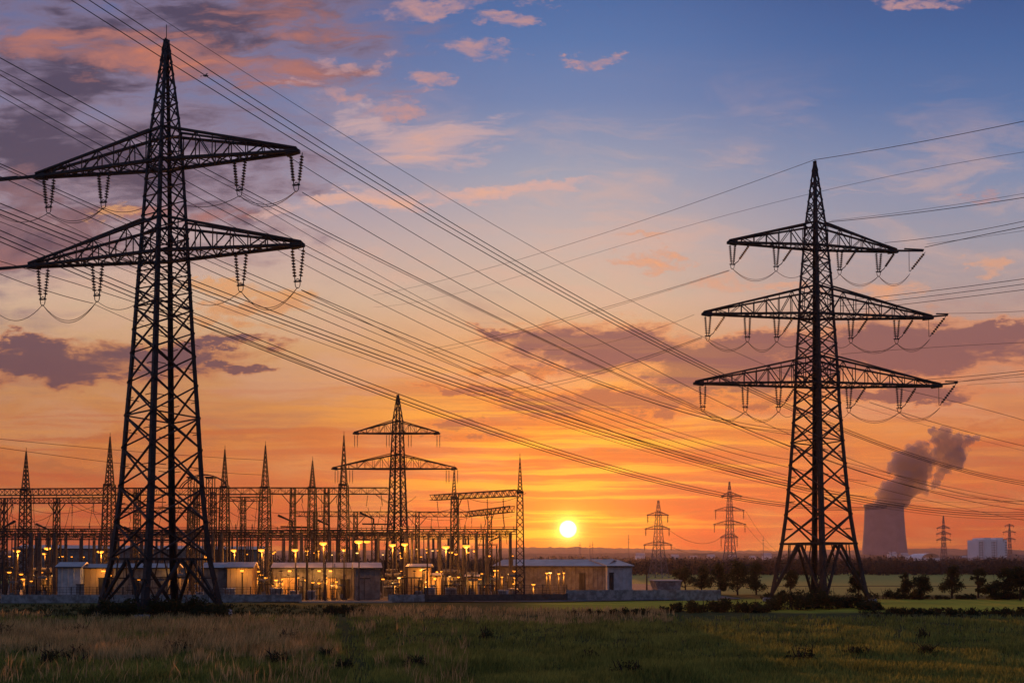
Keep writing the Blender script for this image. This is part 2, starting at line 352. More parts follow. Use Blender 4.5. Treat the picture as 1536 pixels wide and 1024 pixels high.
fg = n.mix(n.ss(nf_, .3, .7), (.03, .045, .014), (.07, .085, .026))
verge = n.mix(n.ss(nf_, .35, .65), (.05, .06, .02), (.10, .105, .035))
bright = n.mix(n.ss(nst, .35, .65), (.56, .47, .05), (.38, .33, .04))
far = n.mix(n.ss(nst, .3, .7), (.46, .40, .10), (.33, .29, .08))
c = n.mix(n.ss(yy, 50, 54), fg, verge)
mid = n.mix(n.ss(gx, -2, 6), verge, bright)
c = n.mix(n.ss(yy, 63, 67), c, mid)
c = n.mix(n.ss(gy, 84, 90), c, verge)
c = n.mix(n.ss(yy, 96, 102), c, far)
stripe = n.m('MULTIPLY', n.ss(n.m('ABSOLUTE', n.m('SUBTRACT', gy, 138)), 3, 1.5), 1.0)
c = n.mix(stripe, c, (.05, .05, .02))
c = n.mix(n.ss(gy, 330, 420), c, (.05, .055, .03))
n.put(b.inputs['Base Color'], c)
bn = n.new('ShaderNodeBump'); bn.inputs['Strength'].default_value = .7; bn.inputs['Distance'].default_value = .3; n.l.new(nf_, bn.inputs['Height']); n.l.new(bn.outputs[0], b.inputs['Normal'])
go = gm.build('ground', m); tag(go, kind='structure')

def strip(name, m, pts, z): 
    q = MB(); q.poly([(x, y, z) for x, y in pts]); o = q.build(name, m); return tag(o, kind='structure')
mg = mat('gravel yard', (.17, .155, .14), .95, 0, .5, 1.2, bump=.4)
strip('yard_ground', mg, [(-85, 79.5), (4, 79.5), (27, 86), (27, 150), (-110, 150)], .10)
ma = mat('tarmac', (.12, .115, .11), .8, 0, .3, .6)
strip('driveway', ma, [(XH(450, 80.5), 79), (XH(588, 80.5), 79), (XH(588, 80.5), 99), (XH(450, 80.5), 99)], .13)
kb = MB(); kb.box(((XH(450, 79)+XH(588, 79))/2, 78.9, .1), (XH(588, 79)-XH(450, 79), .25, .16)); tag(kb.build('kerb', mat('kerb concrete', (.4, .38, .34), .9, 0, .2, 1)), kind='structure')

# ------------------------------------------------------------------ grass
def blades(name, mt, n_, pyr, pxr, hfun, wid, test=None, tuft=6, label=None):
    px = np.random.uniform(pxr[0], pxr[1], n_); py = pyr[0]+(pyr[1]-pyr[0])*np.random.uniform(0, 1, n_)**.9
    Y = CAMH*F/(py-HOR); X = (px-768)/F*Y
    if test is not None:
        k = test(px, py, X, Y); px, py, X, Y = px[k], py[k], X[k], Y[k]
    N = len(X); X = np.repeat(X, tuft)+np.random.normal(0, .13, N*tuft); Y = np.repeat(Y, tuft)+np.random.normal(0, .13, N*tuft); py = np.repeat(py, tuft)
    N = len(X); h = hfun(X, Y)*np.random.uniform(.45, 1.15, N); w = wid*np.random.uniform(.6, 1.3, N)*np.maximum(1, Y/38)
    a = np.random.uniform(0, 2*np.pi, N); lx = np.random.normal(.06, .22, N)*h; ly = np.random.normal(0, .2, N)*h
    z0 = np.array([ground_h(x, y) for x, y in zip(X, Y)])-.03
    cx, sy_ = np.cos(a)*w/2, np.sin(a)*w/2*.6
    co = np.zeros((N, 5, 3))
    co[:, 0] = np.stack([X-cx, Y-sy_, z0], 1); co[:, 1] = np.stack([X+cx, Y+sy_, z0], 1)
    co[:, 2] = np.stack([X+cx*.8+lx*.35, Y+sy_*.8+ly*.35, z0+h*.6], 1); co[:, 3] = np.stack([X-cx*.8+lx*.35, Y-sy_*.8+ly*.35, z0+h*.6], 1)
    co[:, 4] = np.stack([X+lx, Y+ly, z0+h], 1)
    i = np.arange(N)*5
    tri = np.stack([np.stack([i, i+1, i+2], 1), np.stack([i, i+2, i+3], 1), np.stack([i+3, i+2, i+4], 1)], 1).reshape(-1, 3)
    o = fast_mesh(name, co.reshape(-1, 3), tri, mt); tag(o, label, 'grass', kind='stuff'); return o
def nz(X, Y, s, o=0): return np.array([mnoise.noise(Vector((x*s, y*s, o))) for x, y in zip(X, Y)])
def dry_test(px, py, X, Y):
    q = nz(X, Y, .16, 5)+.5*nz(X, Y, .5, 9)
    left = (px < 500+q*120) & (py > 924+q*14) & (py < 985+q*70)
    band = (px > 510+q*40) & (px < 1010+q*60) & (py > 913+q*4+(px-510)*.008) & (py < 932+q*12)
    stray = (px < 700) & (np.random.rand(len(px)) < .05) & (py > 925)
    track = np.abs(px-(506+(py-908)*.35)) < 9+(py-908)*.22
    return ((left & (np.random.rand(len(px)) < .9)) | band | stray) & ~track
blades('dry_grass', M['drygrass'], 17000, (911, 1035), (-80, 1100), lambda X, Y: np.where(Y > 50, .55, .75)*1.0, .035, dry_test, 6, 'tan seeded dry grass in the rough meadow')
blades('meadow_grass', M['greengrass'], 26000, (925, 1045), (-80, 1620), lambda X, Y: .34+.2*np.clip(nz(X[::1], Y[::1], .3, 2), -1, 1), .045, lambda px, py, X, Y: (np.abs(px-(506+(py-908)*.35)) > 5+(py-908)*.16) | (np.random.rand(len(px)) < .2), 6, 'dark green grass and crop blades in the foreground')
blades('verge_grass', M['leaf'], 4500, (900, 925), (-80, 1620), lambda X, Y: .28+X*0, .05, lambda px, py, X, Y: ((px < 560) | (px > 1290)) & (py > np.where(px > 1000, 913, 908)), 5, 'dark verge grass behind the meadow')

# ------------------------------------------------------------------ leaves, bushes, trees
def leaf_cloud(name, mt, blobs, n_, size, parent=None, org=(0, 0, 0), squash=1.0, seed=0):
    rs = np.random.RandomState(seed); tot = sum(b_[3]**2 for b_ in blobs); cs = []
    for bx, by, bz, br in blobs:
        k = max(8, int(n_*br*br/tot)); d = rs.normal(size=(k, 3)); d /= np.linalg.norm(d, axis=1)[:, None]
        rr = br*(rs.uniform(0, 1, k)**.45)*(1+.33*rs.normal(size=k)); p = d*rr[:, None]; p[:, 2] *= squash
        cs.append(p+np.array([bx, by, bz]))
    c = np.concatenate(cs); c = c[c[:, 2] > .02+org[2]*0]; N = len(c)
    a = rs.normal(size=(N, 3)); a /= np.linalg.norm(a, axis=1)[:, None]; b_ = rs.normal(size=(N, 3)); b_ -= (b_*a).sum(1)[:, None]*a; b_ /= np.linalg.norm(b_, axis=1)[:, None]
    sz = size*rs.uniform(.5, 1.4, N)[:, None]
    co = np.stack([c-a*sz, c+b_*sz*.45, c+a*sz, c-b_*sz*.45], 1).reshape(-1, 3)
    i = np.arange(N)*4; tri = np.stack([i, i+1, i+2, i+3], 1)
    o = fast_mesh(name, co, tri, mt)
    if parent: o.parent = parent
    return o
def bush(px, Y, w, h, label, seed, group=None, m='leaf', sz=.16, n_=1500, dy=.5):
    x = XH(px, Y); root = empty('bush' if 'weed' not in label else 'weed_clump', (x, Y, 0), label, 'bush' if 'weed' not in label else 'weed', group); rs = random.Random(seed)
    bl = []
    for k in range(9):
        a = rs.uniform(-1, 1); hh = h*(1-.55*a*a)*rs.uniform(.55, 1)
        bl.append((a*w/2, rs.uniform(-1, 1)*w*.5*dy, hh*.5, hh*.5))
        bl.append((a*w/2+rs.uniform(-.2, .2)*w*.2, rs.uniform(-1, 1)*w*.5*dy, hh*.82, hh*.22))
    leaf_cloud('foliage', M[m], bl, n_, sz, root, seed=seed)
    q = MB()
    for k in range(7):
        a = rs.uniform(-.45, .45)*w; q.tube([(a*.5, 0, -.05), (a*.8, rs.uniform(-.3, .3), h*.45), (a+rs.uniform(-.2, .2), rs.uniform(-.3, .3), h*rs.uniform(.8, 1.12))], .04, 5, .012)
    q.build('stems', M['bark'], root); return root
def tree(px, Y, h, w, label, seed, group=None, n_=3000, sz=.2, m='leaf2', trunk=.25):
    x = XH(px, Y); root = empty('tree', (x, Y, 0), label, 'tree', group); rs = random.Random(seed)
    q = MB(); q.tube([(0, 0, -.1), (.03*h*rs.uniform(-1, 1), 0, h*.35), (.05*h*rs.uniform(-1, 1), 0, h*.85)], .035*h, 7, .01*h)
    bl = []
    for k in range(19):
        z = h*(trunk+.1+(.9-trunk)*rs.random()); fr = (z/h-trunk)/(1-trunk); rad = w/2*math.sqrt(max(.08, 1-(2*fr-.8)**2/1.6))
        a = rs.uniform(0, 6.28); r = rad*rs.uniform(.15, .85); p = (r*math.cos(a), r*math.sin(a), z); bl.append((*p, w*rs.uniform(.09, .19)))
        q.tube([(0, 0, max(h*trunk*.8, z-h*.28)), (p[0]*.6, p[1]*.6, z-h*.08), p], .012*h, 5, .004*h)
    bl.append((0, 0, h*.93, w*.12)); bl.append((rs.uniform(-.1, .1)*w, 0, h*.55, w*.2))
    q.build('trunk', M['bark'], root); leaf_cloud('crown', M[m], bl, n_, sz, root, seed=seed); return root

rw = random.Random(21)
for k in range(26):      # coarse weeds standing in the rough meadow
    px = rw.uniform(-10, 560) if k < 18 else rw.uniform(560, 1500); py = rw.uniform(948, 1012)
    bush(px, CAMH*F/(py-HOR), rw.uniform(.5, 1.3), rw.uniform(.35, .75), 'coarse dark weed clump in the foreground grass', 500+k, 'weed clumps in the foreground', sz=.05, n_=420, dy=.8)
# ------------------------------------------------------------------ lattice pylon
def interp(tab, y):
    for (a, b_), (c_, d) in zip(tab, tab[1:]):
        if a <= y <= c_: return b_+(d-b_)*(y-a)/(c_-a)
    return tab[0][1] if y < tab[0][0] else tab[-1][1]
def ins_string(a, b, r, nd, n=7):
    q = MB(); a = Vector(a); b = Vector(b); L = (b-a).length; prof = [(0, r*.22)]; e = L*.1
    for k in range(nd):
        s0 = e+(L-2*e)*k/nd; st = (L-2*e)/nd
        prof += [(s0, r*.25), (s0+st*.3, r), (s0+st*.5, r*.95), (s0+st*.6, r*.25)]
    prof += [(L, r*.3)]; q.lathe(a, b-a, prof, n); return q
def sagline(a, b, sag, k=12):
    a = Vector(a); b = Vector(b); return [a.lerp(b, i/k)-Vector((0, 0, sag*4*(i/k)*(1-i/k))) for i in range(k+1)]

def pylon(name, px0, Y, prof, nodes, theta, arms, legw, bracew, label, group=None, ring=None, feet=True, mt='steel', chord=None, mast=None, cat='pylon'):
    """prof: (photo row, half width in photo px); nodes: rows of the panel joints, top to bottom"""
    zs = [(ZH(py, Y), hw/F*Y) for py, hw in prof]; zs.sort()
    base = Vector((px0, Y, 0)); root = empty(name, base, label, cat, group)
    ct = math.cos(theta); az = math.atan((px0 and base.x)/Y); theta = theta-az; ca_ = math.cos(az)
    def hw(z): return interp(zs, z)
    def C(k, z):
        r = hw(z)*ca_/ct; a = theta+k*math.pi/2; return Vector((base.x+r*math.cos(a), base.y+r*math.sin(a), z))
    zn = sorted([ZH(py, Y) for py in nodes]); zb = 0.0; zt = zs[-1][0]
    lv = [zb]+zn
    for k in range(4):
        q = MB()
        for z0, z1 in zip(lv, lv[1:]):
            f0 = 1-.62*z0/zt; f1 = 1-.62*z1/zt; p0 = C(k, z0); p1 = C(k, z1)
            if mt == 'farsteel': q.bar(p0, p1, legw*f0, legw*f1)
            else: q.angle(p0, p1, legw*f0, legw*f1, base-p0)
        if k == 3 and feet:      # climbing step bolts on one leg
            z = 2.5
            while z < zt*.85:
                p = C(3, z); q.bar(p, p+Vector((.28 if int(z*2) % 2 else -.28, -.05, 0)), .035); z += .5
        lo = q.build('leg', M[mt], root, base)
        if feet:
            fb = MB(); p = C(k, 0); fb.lathe((p.x, p.y, -.4), (0, 0, 1), [(0, legw*1.3), (.75, legw*1.2), (.8, legw*.9)], 10); fb.build('foundation', M['concrete'], lo, base)
    q = MB()
    for i, (z0, z1) in enumerate(zip(lv, lv[1:])):
        fz = 1-.5*z0/zt; bw = bracew*fz
        for k in range(4):
            a0, a1 = C(k, z0), C(k, z1); b0, b1 = C(k+1, z0), C(k+1, z1)
            if i == 0 and feet:
                mid = (C(k, z1)+C(k+1, z1))/2
                q.bar(a0, mid, bw*1.5); q.bar(b0, mid, bw*1.5)
                q.bar(a1, b1, bw*1.3)
                for p_, q_ in ((a0, a1), (b0, b1)):
                    q.bar(p_.lerp(q_, .33), p_.lerp(mid, .33), bw*.6); q.bar(p_.lerp(q_, .66), p_.lerp(mid, .66), bw*.6); q.bar(p_.lerp(q_, .66), p_.lerp(mid, .33), bw*.6)
                    q.bar(p_.lerp(mid, .66), q_.lerp(mid, .5), bw*.6)
            else:
                q.bar(a0, b1, bw); q.bar(b0, a1, bw)
                if (i % 4 == 0): q.bar(a1, b1, bw*.9)
                if bracew > .1 and z0 < zt*.62:      # short redundant members
                    x = (a0+b1+b0+a1)/4; q.bar(a0.lerp(a1, .5), x.lerp(a0.lerp(a1, .5), .45), bw*.5); q.bar(b0.lerp(b1, .5), x.lerp(b0.lerp(b1, .5), .45), bw*.5)
    q.build('bracing', M[mt], root, base)
    if mast:
        q = MB(); q.tube([(base.x, base.y, zt-.2), (base.x, base.y, zt+mast)], .03 if mt == 'steel' else .06, 5); q.build('lightning_rod', M[mt], root, base)
    # arms
    ch = chord or bracew
    for A in arms:
        zl = ZH(A['low'], Y); zh = ZH(A['top'], Y); d = Vector((A['L'][0]/F*Y, A['L'][1], 0)); dn = d.normalized()
        def along(off):
            tn = base.x/Y+off/F; return abs((tn*Y-base.x)/(dn.x-tn*dn.y))
        def root_pt(k, z):
            p = C(k, z); p.x = base.x+(p.x-base.x)*.6; p.y = base.y+(p.y-base.y)*.6; return p
        for sgn, key in ((-1, 'left'), (1, 'right')):
            Ls = along(sgn*A[key]); tip = Vector((base.x, base.y, zl))+dn*sgn*Ls
            side = 0 if sgn > 0 else 2
            lows = [root_pt(1, zl), root_pt(3, zl)]; tops = [root_pt(1, zh), root_pt(3, zh), C(side, zh)]
            q = MB()
            tw = .25*ch/.2
            perp = Vector((-dn.y, dn.x, 0))
            lt = [tip+perp*tw*.6, tip-perp*tw*.6]; tt = [tip+perp*tw*.6+Vector((0, 0, ch*1.6)), tip-perp*tw*.6+Vector((0, 0, ch*1.6))]
            for a, b_ in zip(lows, lt): q.bar(a, b_, ch*1.5, ch*1.3)
            for a, b_ in zip(tops[:2], tt): q.bar(a, b_, ch*1.15, ch)
            q.bar(tops[2], (tt[0]+tt[1])/2, ch*.9, ch*.8)
            nb_ = A.get('bays', 8)
            for k in range(nb_):
                f0 = k/nb_; f1 = (k+1)/nb_; fm = (f0+f1)/2
                for j in (0, 1):
                    l0 = lows[j].lerp(lt[j], f0); l1 = lows[j].lerp(lt[j], f1); t0_ = tops[j].lerp(tt[j], f0); t1_ = tops[j].lerp(tt[j], f1)
                    if k % 2: q.bar(l0, t1_, ch*.5)
                    else: q.bar(t0_, l1, ch*.5)
                    q.bar(l1, t1_, ch*.45)
                q.bar(lows[0].lerp(lt[0], f0), lows[1].lerp(lt[1], f1), ch*.45); q.bar(lows[1].lerp(lt[1], f0), lows[0].lerp(lt[0], f1), ch*.45)
                q.bar(lows[0].lerp(lt[0], f1), lows[1].lerp(lt[1], f1), ch*.5)
            # tip cap plate
            q.bar(tip-dn*sgn*ch*6, tip+dn*sgn*ch*1.5, ch*3.2, ch*1.6)
            ext = A.get('ext_'+key)
            if ext:
                e1, rise = ext; q.bar(tip-dn*sgn*1.0+Vector((0, 0, ch*.6)), tip+dn*sgn*e1+Vector((0, 0, rise)), ch*1.3, ch*.9)
                q.bar(tip+dn*sgn*e1*.3+Vector((0, 0, rise+.15)), tip+dn*sgn*e1*1.02+Vector((0, 0, rise+.15)), ch*.8)
            ao = q.build('crossarm', M[mt], root, base)
            # insulator sets hanging from the arm
            bots = []
            for pxo in A.get('ins_'+key, []):
                off, kind = pxo; L_ = A['len']; s_m = along(sgn*off)
                at = Vector((base.x, base.y, zl-ch*.7))+dn*sgn*s_m
                if s_m > Ls: at.z += (ext[1] if ext else 0)
                sp_ = A.get('spread', .9); rr = A.get('r', .13); nd = A.get('nd', 13)
                if kind == 'V':
                    bt = [at+dn*-.22-Vector((0, 0, L_)), at+dn*.22-Vector((0, 0, L_))]
                    tp = [at-dn*sp_*.5, at+dn*sp_*.5]
                    for a, b_ in zip(tp, bt): ins_string(a, b_, rr, nd).build('insulator_string', M['ins'], ao, base)
                    bot = at-Vector((0, 0, L_+.25))
                elif kind == 'T':        # two upright strings and one slanting outwards
                    bot = at-Vector((0, 0, L_+.2)); b0 = at-Vector((0, 0, L_))
                    ins_string(at-dn*.45*sp_, b0-dn*.12, rr, nd).build('insulator_string', M['ins'], ao, base)
                    ins_string(at+dn*.55*sp_, b0+dn*.12, rr, nd).build('insulator_string', M['ins'], ao, base)
                    ins_string(at+dn*3.2*sp_, b0+dn*1.1*sp_+Vector((0, 0, .45)), rr, nd).build('insulator_string', M['ins'], ao, base)
                    c_ = MB(); c_.tube([b0+dn*.12, b0+dn*1.1*sp_+Vector((0, 0, .4))], .05, 5); c_.build('yoke', M[mt], ao, base)
                elif kind == 'S':        # slanted string at an outrigger end
                    bot = at-Vector((0, 0, L_))-dn*sgn*1.9
                    ins_string(at, bot, rr, nd).build('insulator_string', M['ins'], ao, base)
                    c_ = MB(); c_.tube([at-dn*sgn*2.0, bot-dn*sgn*.1], .03, 5); c_.build('tie_rod', M[mt], ao, base)
                else:
                    bot = at-Vector((0, 0, L_)); ins_string(at, bot, rr, nd).build('insulator_string', M['ins'], ao, base)
                    if kind == 'D': ins_string(at+dn*.5, bot+dn*.5, rr, nd).build('insulator_string', M['ins'], ao, base)
                if kind in 'VT':
                    y_ = MB(); lp = [bot+Vector((0, 0, .3))+Vector((math.cos(a)*.2*1, 0, math.sin(a)*.38-.25)) for a in [i*math.pi/6 for i in range(13)]]
                    y_.tube(lp, .035, 5); y_.bar(bot-dn*.32+Vector((0, 0, .22)), bot+dn*.32+Vector((0, 0, .22)), .1); y_.build('clamp', M[mt], ao, base)
                bots.append(bot-Vector((0, 0, .25)))
            bots.sort(key=lambda p: p.x); A.setdefault('bots', []).append(bots)
            if A.get('jump'):
                for a, b_ in zip(bots, bots[1:]):
                    for dz in (0, .18):
                        j_ = MB(); j_.tube(sagline(a, b_, A['jump']+dz), .024, 5); j_.build('jumper_cable', M['wire'], ao, base)
                inner = bots[0] if sgn > 0 else bots[-1]
                j_ = MB(); j_.tube(sagline(inner, Vector((base.x+dn.x*sgn*hw(zl)*.9, base.y+.3, zl-A['len']*1.25)), A['jump']*.55), .024, 5); j_.build('jumper_cable', M['wire'], ao, base)
                if A.get('spill_'+key):
                    outer = bots[-1] if sgn > 0 else bots[0]
                    j_ = MB(); j_.tube(sagline(outer, outer+dn*sgn*5.5+Vector((0, 0, .6)), A['jump']), .024, 5); j_.build('jumper_cable', M['wire'], ao, base)
    return root, C

Y1, Y2 = 60.0, 81.0
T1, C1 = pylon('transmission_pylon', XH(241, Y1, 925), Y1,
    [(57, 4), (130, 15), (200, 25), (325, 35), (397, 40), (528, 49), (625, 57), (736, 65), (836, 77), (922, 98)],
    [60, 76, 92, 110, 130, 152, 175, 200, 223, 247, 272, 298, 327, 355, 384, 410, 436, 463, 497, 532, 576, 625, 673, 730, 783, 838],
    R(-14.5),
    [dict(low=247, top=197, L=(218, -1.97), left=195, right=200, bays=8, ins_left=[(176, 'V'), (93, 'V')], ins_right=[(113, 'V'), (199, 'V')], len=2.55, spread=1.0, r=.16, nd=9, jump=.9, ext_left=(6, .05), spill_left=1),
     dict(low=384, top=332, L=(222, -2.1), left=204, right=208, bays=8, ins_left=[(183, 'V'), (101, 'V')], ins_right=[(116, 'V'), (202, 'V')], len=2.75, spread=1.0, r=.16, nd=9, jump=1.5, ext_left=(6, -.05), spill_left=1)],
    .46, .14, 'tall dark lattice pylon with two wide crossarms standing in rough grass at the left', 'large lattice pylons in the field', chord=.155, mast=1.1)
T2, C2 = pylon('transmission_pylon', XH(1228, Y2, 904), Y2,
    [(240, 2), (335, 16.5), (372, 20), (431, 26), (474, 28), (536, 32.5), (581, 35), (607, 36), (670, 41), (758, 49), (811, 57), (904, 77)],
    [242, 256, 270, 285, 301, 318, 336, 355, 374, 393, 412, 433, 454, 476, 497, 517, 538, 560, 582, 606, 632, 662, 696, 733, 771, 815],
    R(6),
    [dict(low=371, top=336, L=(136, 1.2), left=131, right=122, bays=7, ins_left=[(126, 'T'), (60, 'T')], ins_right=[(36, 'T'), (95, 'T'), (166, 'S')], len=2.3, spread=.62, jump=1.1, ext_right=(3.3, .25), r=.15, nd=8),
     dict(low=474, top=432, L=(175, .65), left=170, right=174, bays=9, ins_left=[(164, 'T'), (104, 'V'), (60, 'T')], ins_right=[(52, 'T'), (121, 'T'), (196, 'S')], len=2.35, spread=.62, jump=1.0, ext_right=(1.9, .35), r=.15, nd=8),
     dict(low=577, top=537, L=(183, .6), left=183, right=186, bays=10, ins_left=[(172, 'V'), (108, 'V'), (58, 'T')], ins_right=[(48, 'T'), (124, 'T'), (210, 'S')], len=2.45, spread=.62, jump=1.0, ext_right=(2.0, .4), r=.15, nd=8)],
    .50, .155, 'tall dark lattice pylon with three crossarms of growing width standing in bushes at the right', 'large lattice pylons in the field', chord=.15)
Y3 = 132.0
T3, C3 = pylon('transmission_pylon', XH(596, Y3, 870), Y3,
    [(590, 1.5), (631, 8.5), (681, 11), (792, 16), (860, 20), (880, 22)],
    [592, 600, 609, 619, 631, 641, 651, 666, 681, 692, 703, 718, 735, 753, 772, 793, 816, 841],
    R(20),
    [dict(low=650, top=631, L=(200, .1), left=66, right=62, bays=7, ins_left=[(65, 'D'), (17, 'D')], ins_right=[(16, 'D'), (59, 'D')], len=2.4, spread=.5, r=.11, nd=8),
     dict(low=703, top=681, L=(200, .1), left=98, right=88, bays=8, ins_left=[(94, 'D'), (72, 'D')], ins_right=[(73, 'D'), (86, 'D')], len=2.5, spread=.5, r=.11, nd=8)],
    .42, .15, 'smaller lattice pylon with two crossarms rising out of the middle of the substation', None, chord=.15)
def far_pylon(px, top, Y, arms, hwb, label, group=None, nn=12, lw=.22, bw=.085):
    b_ = HOR+CAMH*F/Y; rows = [top+(b_-top)*(k/nn)**1.15 for k in range(nn)]
    rows[0] = top+1
    prof = [(top, hwb*.06), (top+(b_-top)*.2, hwb*.28), (top+(b_-top)*.6, hwb*.5), (top+(b_-top)*.78, hwb*.68), (b_, hwb)]
    return pylon('transmission_pylon', XH(px, Y, b_), Y, prof, rows, R(18),
        [dict(low=lo, top=lo-6*(b_-top)/130, L=(200, .1), left=l_, right=r_, bays=4, ins_left=[(l_-1, 'I')], ins_right=[(r_-1, 'I')], len=il, r=.25, nd=4) for lo, l_, r_, il in arms],
        lw, bw, label, group, feet=False, mt='farsteel', chord=lw*.45)[0]
FG = 'distant pylons near the horizon'
far_pylon(988, 749, 215, [(772.5, 17, 15, 2.2), (793, 20, 17, 2.0), (817, 22, 20, 1.5)], 16, 'far pylon right of the sun with three short crossarms', FG)
far_pylon(1095, 721, 300, [(744, 12, 18, .8), (765.5, 22, 22, 3.5), (786.5, 24, 24, 3.2), (806, 14, 12, 4)], 13, 'far pylon with four short crossarms left of the tall right pylon', FG, 14, .3, .12)
far_pylon(1416, 772, 760, [(791.7, 10, 9, 2), (800.5, 11, 11, 3), (809.5, 11, 11, 3)], 7, 'tiny far pylon between the cooling tower and the white block', FG, 9, .6, .25)
far_pylon(1515, 784, 800, [(788.5, 7, 7, 2), (798, 10, 9, 3), (809, 10, 9, 3)], 5.5, 'tiny far pylon just behind the white tower block', FG, 8, .5, .2)

# ------------------------------------------------------------------ conductors
def cable(wps, Ya, Yb, r, label, group, name='power_cable', npt=46, deg=2):
    """fit one hanging span whose plan is straight; wps are photo points it passes"""
    a = P(wps[0][0], wps[0][1], Ya); b_ = P(wps[-1][0], wps[-1][1], Yb)
    A2 = np.array([a.x, a.y]); D2 = np.array([b_.x-a.x, b_.y-a.y]); ts, zs = [], []
    for px, py in wps:
        r_ = ray(px, py)          # intersect plan line with the ray's vertical plane
        den = D2[0]*r_.y-D2[1]*r_.x
        t_ = (A2[1]*r_.x-A2[0]*r_.y)/den; Y = A2[1]+t_*D2[1]
        ts.append(t_); zs.append(CAMH+r_.z/r_.y*Y)
    w = np.ones(len(ts)); w[0] = w[-1] = 3
    k = np.polyfit(ts, zs, min(deg, len(ts)-1), w=w)
    pts = [Vector((A2[0]+D2[0]*s_, A2[1]+D2[1]*s_, float(np.polyval(k, s_)))) for s_ in np.linspace(0, 1, npt)]
    o = a.copy(); r *= .7; q = MB(); q.tube(pts, r, 6, r*(Yb/Ya)**.5 if Yb > Ya else r)
    ob = q.build(name, M['wire'], None, o); return tag(ob, label, 'power cable', group)
G1 = 'overhead conductors sweeping from upper left to lower right'
G2 = 'overhead conductors of the right-hand pylon'
cable([(195-60, -42), (195, 0), (249, 36), (500, 181), (700, 309), (810, 377), (945, 455), (1010, 487), (1190, 565)], 52, 105, .025, 'thin earth wire, highest of the lines above the left pylon peak', G1)
for k, (wps, lab) in enumerate([
  ([(95, -40), (152, 0), (241, 57), (500, 223), (700, 352), (800, 412), (1100, 552), (1267, 652), (1387, 686), (1540, 722)], 'uppermost of the three heavy lines brushing the left pylon peak'),
  ([(75, -38), (133, 0), (241, 67), (500, 233), (700, 360), (800, 419), (1100, 557), (1267, 655), (1387, 688), (1540, 725)], 'middle one of the three heavy lines brushing the left pylon peak'),
  ([(50, -36), (107, 0), (241, 80), (500, 246), (700, 368), (800, 426), (1100, 561), (1267, 657), (1387, 690), (1540, 728)], 'lowest of the three heavy lines brushing the left pylon peak')]):
    cable(wps, 48, 130, .042, lab, G1)
cable([(439, 238), (600, 342), (783, 447), (912, 520), (1002, 567), (1183, 650), (1300, 693), (1540, 757)], 58, 140, .036, 'single line leaving the tip of the left pylon top crossarm', G1)
cable([(453, 287), (700, 439), (945, 567), (1050, 618), (1183, 668), (1300, 702), (1540, 752)], 58, 145, .038, 'line leaving the outer insulator under the left pylon top crossarm', G1)
cable([(-15, 80), (0, 88), (212, 197), (400, 296), (700, 447), (938, 568), (1183, 671), (1540, 765)], 46, 145, .04, 'highest line entering at the left edge above the top crossarm', G1)
cable([(-15, 98), (0, 104), (188, 203), (400, 308), (500, 354), (700, 453), (932, 569), (1183, 674)], 46, 120, .03, 'thin second line entering at the left edge above the top crossarm', G1)
cable([(-15, 106), (0, 112), (188, 209), (400, 318), (617, 449), (700, 492), (750, 518), (877, 566), (1010, 605), (1190, 645)], 46, 125, .036, 'third line entering at the left edge above the top crossarm', G1)
cable([(-15, 128), (0, 135), (165, 217), (400, 345), (620, 455), (700, 496), (750, 521), (877, 570), (1010, 610), (1190, 652)], 46, 125, .034, 'fourth line entering at the left edge above the top crossarm', G1)
cable([(-15, 136), (0, 143), (157, 222), (370, 350), (520, 440), (700, 520), (855, 588), (1010, 640), (1190, 690)], 46, 128, .03, 'lowest line entering at the left edge above the top crossarm', G1)
cable([(362, 292), (500, 372), (617, 444), (760, 515), (900, 572), (1190, 648)], 59, 128, .028, 'line leaving the inner insulator under the left pylon top crossarm', G1)
cable([(452, 433), (543, 480), (640, 522), (731, 557), (855, 598), (943, 629), (1041, 660), (1180, 697), (1300, 722)], 59, 130, .042, 'line leaving the outer insulator under the left pylon lower crossarm', G1)
cable([(452, 434), (543, 484), (640, 530), (749, 580), (895, 638), (968, 666), (1092, 705), (1178, 722), (1300, 745)], 59, 132, .034, 'second line leaving the outer insulator under the left pylon lower crossarm', G1)
cable([(-15, 242), (0, 247), (120, 290), (210, 327), (330, 384), (543, 474), (700, 545), (855, 610), (1041, 678), (1180, 712)], 46, 125, .038, 'upper line of the bundle entering just below the left end of the top crossarm', G1)
cable([(-15, 246), (0, 252), (120, 297), (210, 336), (330, 392), (543, 482), (700, 556), (855, 620), (1041, 685), (1180, 716)], 46, 125, .03, 'second line of the bundle entering just below the left end of the top crossarm', G1)
cable([(-15, 260), (0, 266), (95, 303), (187, 345), (330, 406), (480, 470), (660, 548), (822, 618), (1041, 690), (1180, 720)], 46, 125, .036, 'lowest line of the bundle entering just below the left end of the top crossarm', G1)
for k, (y0, y1, y2, y3, y4, y5, rr, lab) in enumerate([
  (305, 409, 497, 573, 675, 716, .044, 'upper line of the dark bundle crossing behind the left pylon below its lower crossarm'),
  (314, 418, 506, 582, 680, 719, .05, 'second line of the dark bundle crossing behind the left pylon below its lower crossarm'),
  (321, 426, 513, 588, 684, 722, .044, 'third line of the dark bundle crossing behind the left pylon below its lower crossarm'),
  (332, 434, 520, 595, 689, 726, .026, 'faint lowest line of the dark bundle crossing behind the left pylon')]):
    cable([(-15, y0-6), (0, y0), (288, y1), (504, y2), (680, y3), (950, y4), (1178, y5), (1300, y5+22), (1540, y5+52)], 46, 150, rr, lab, G1)
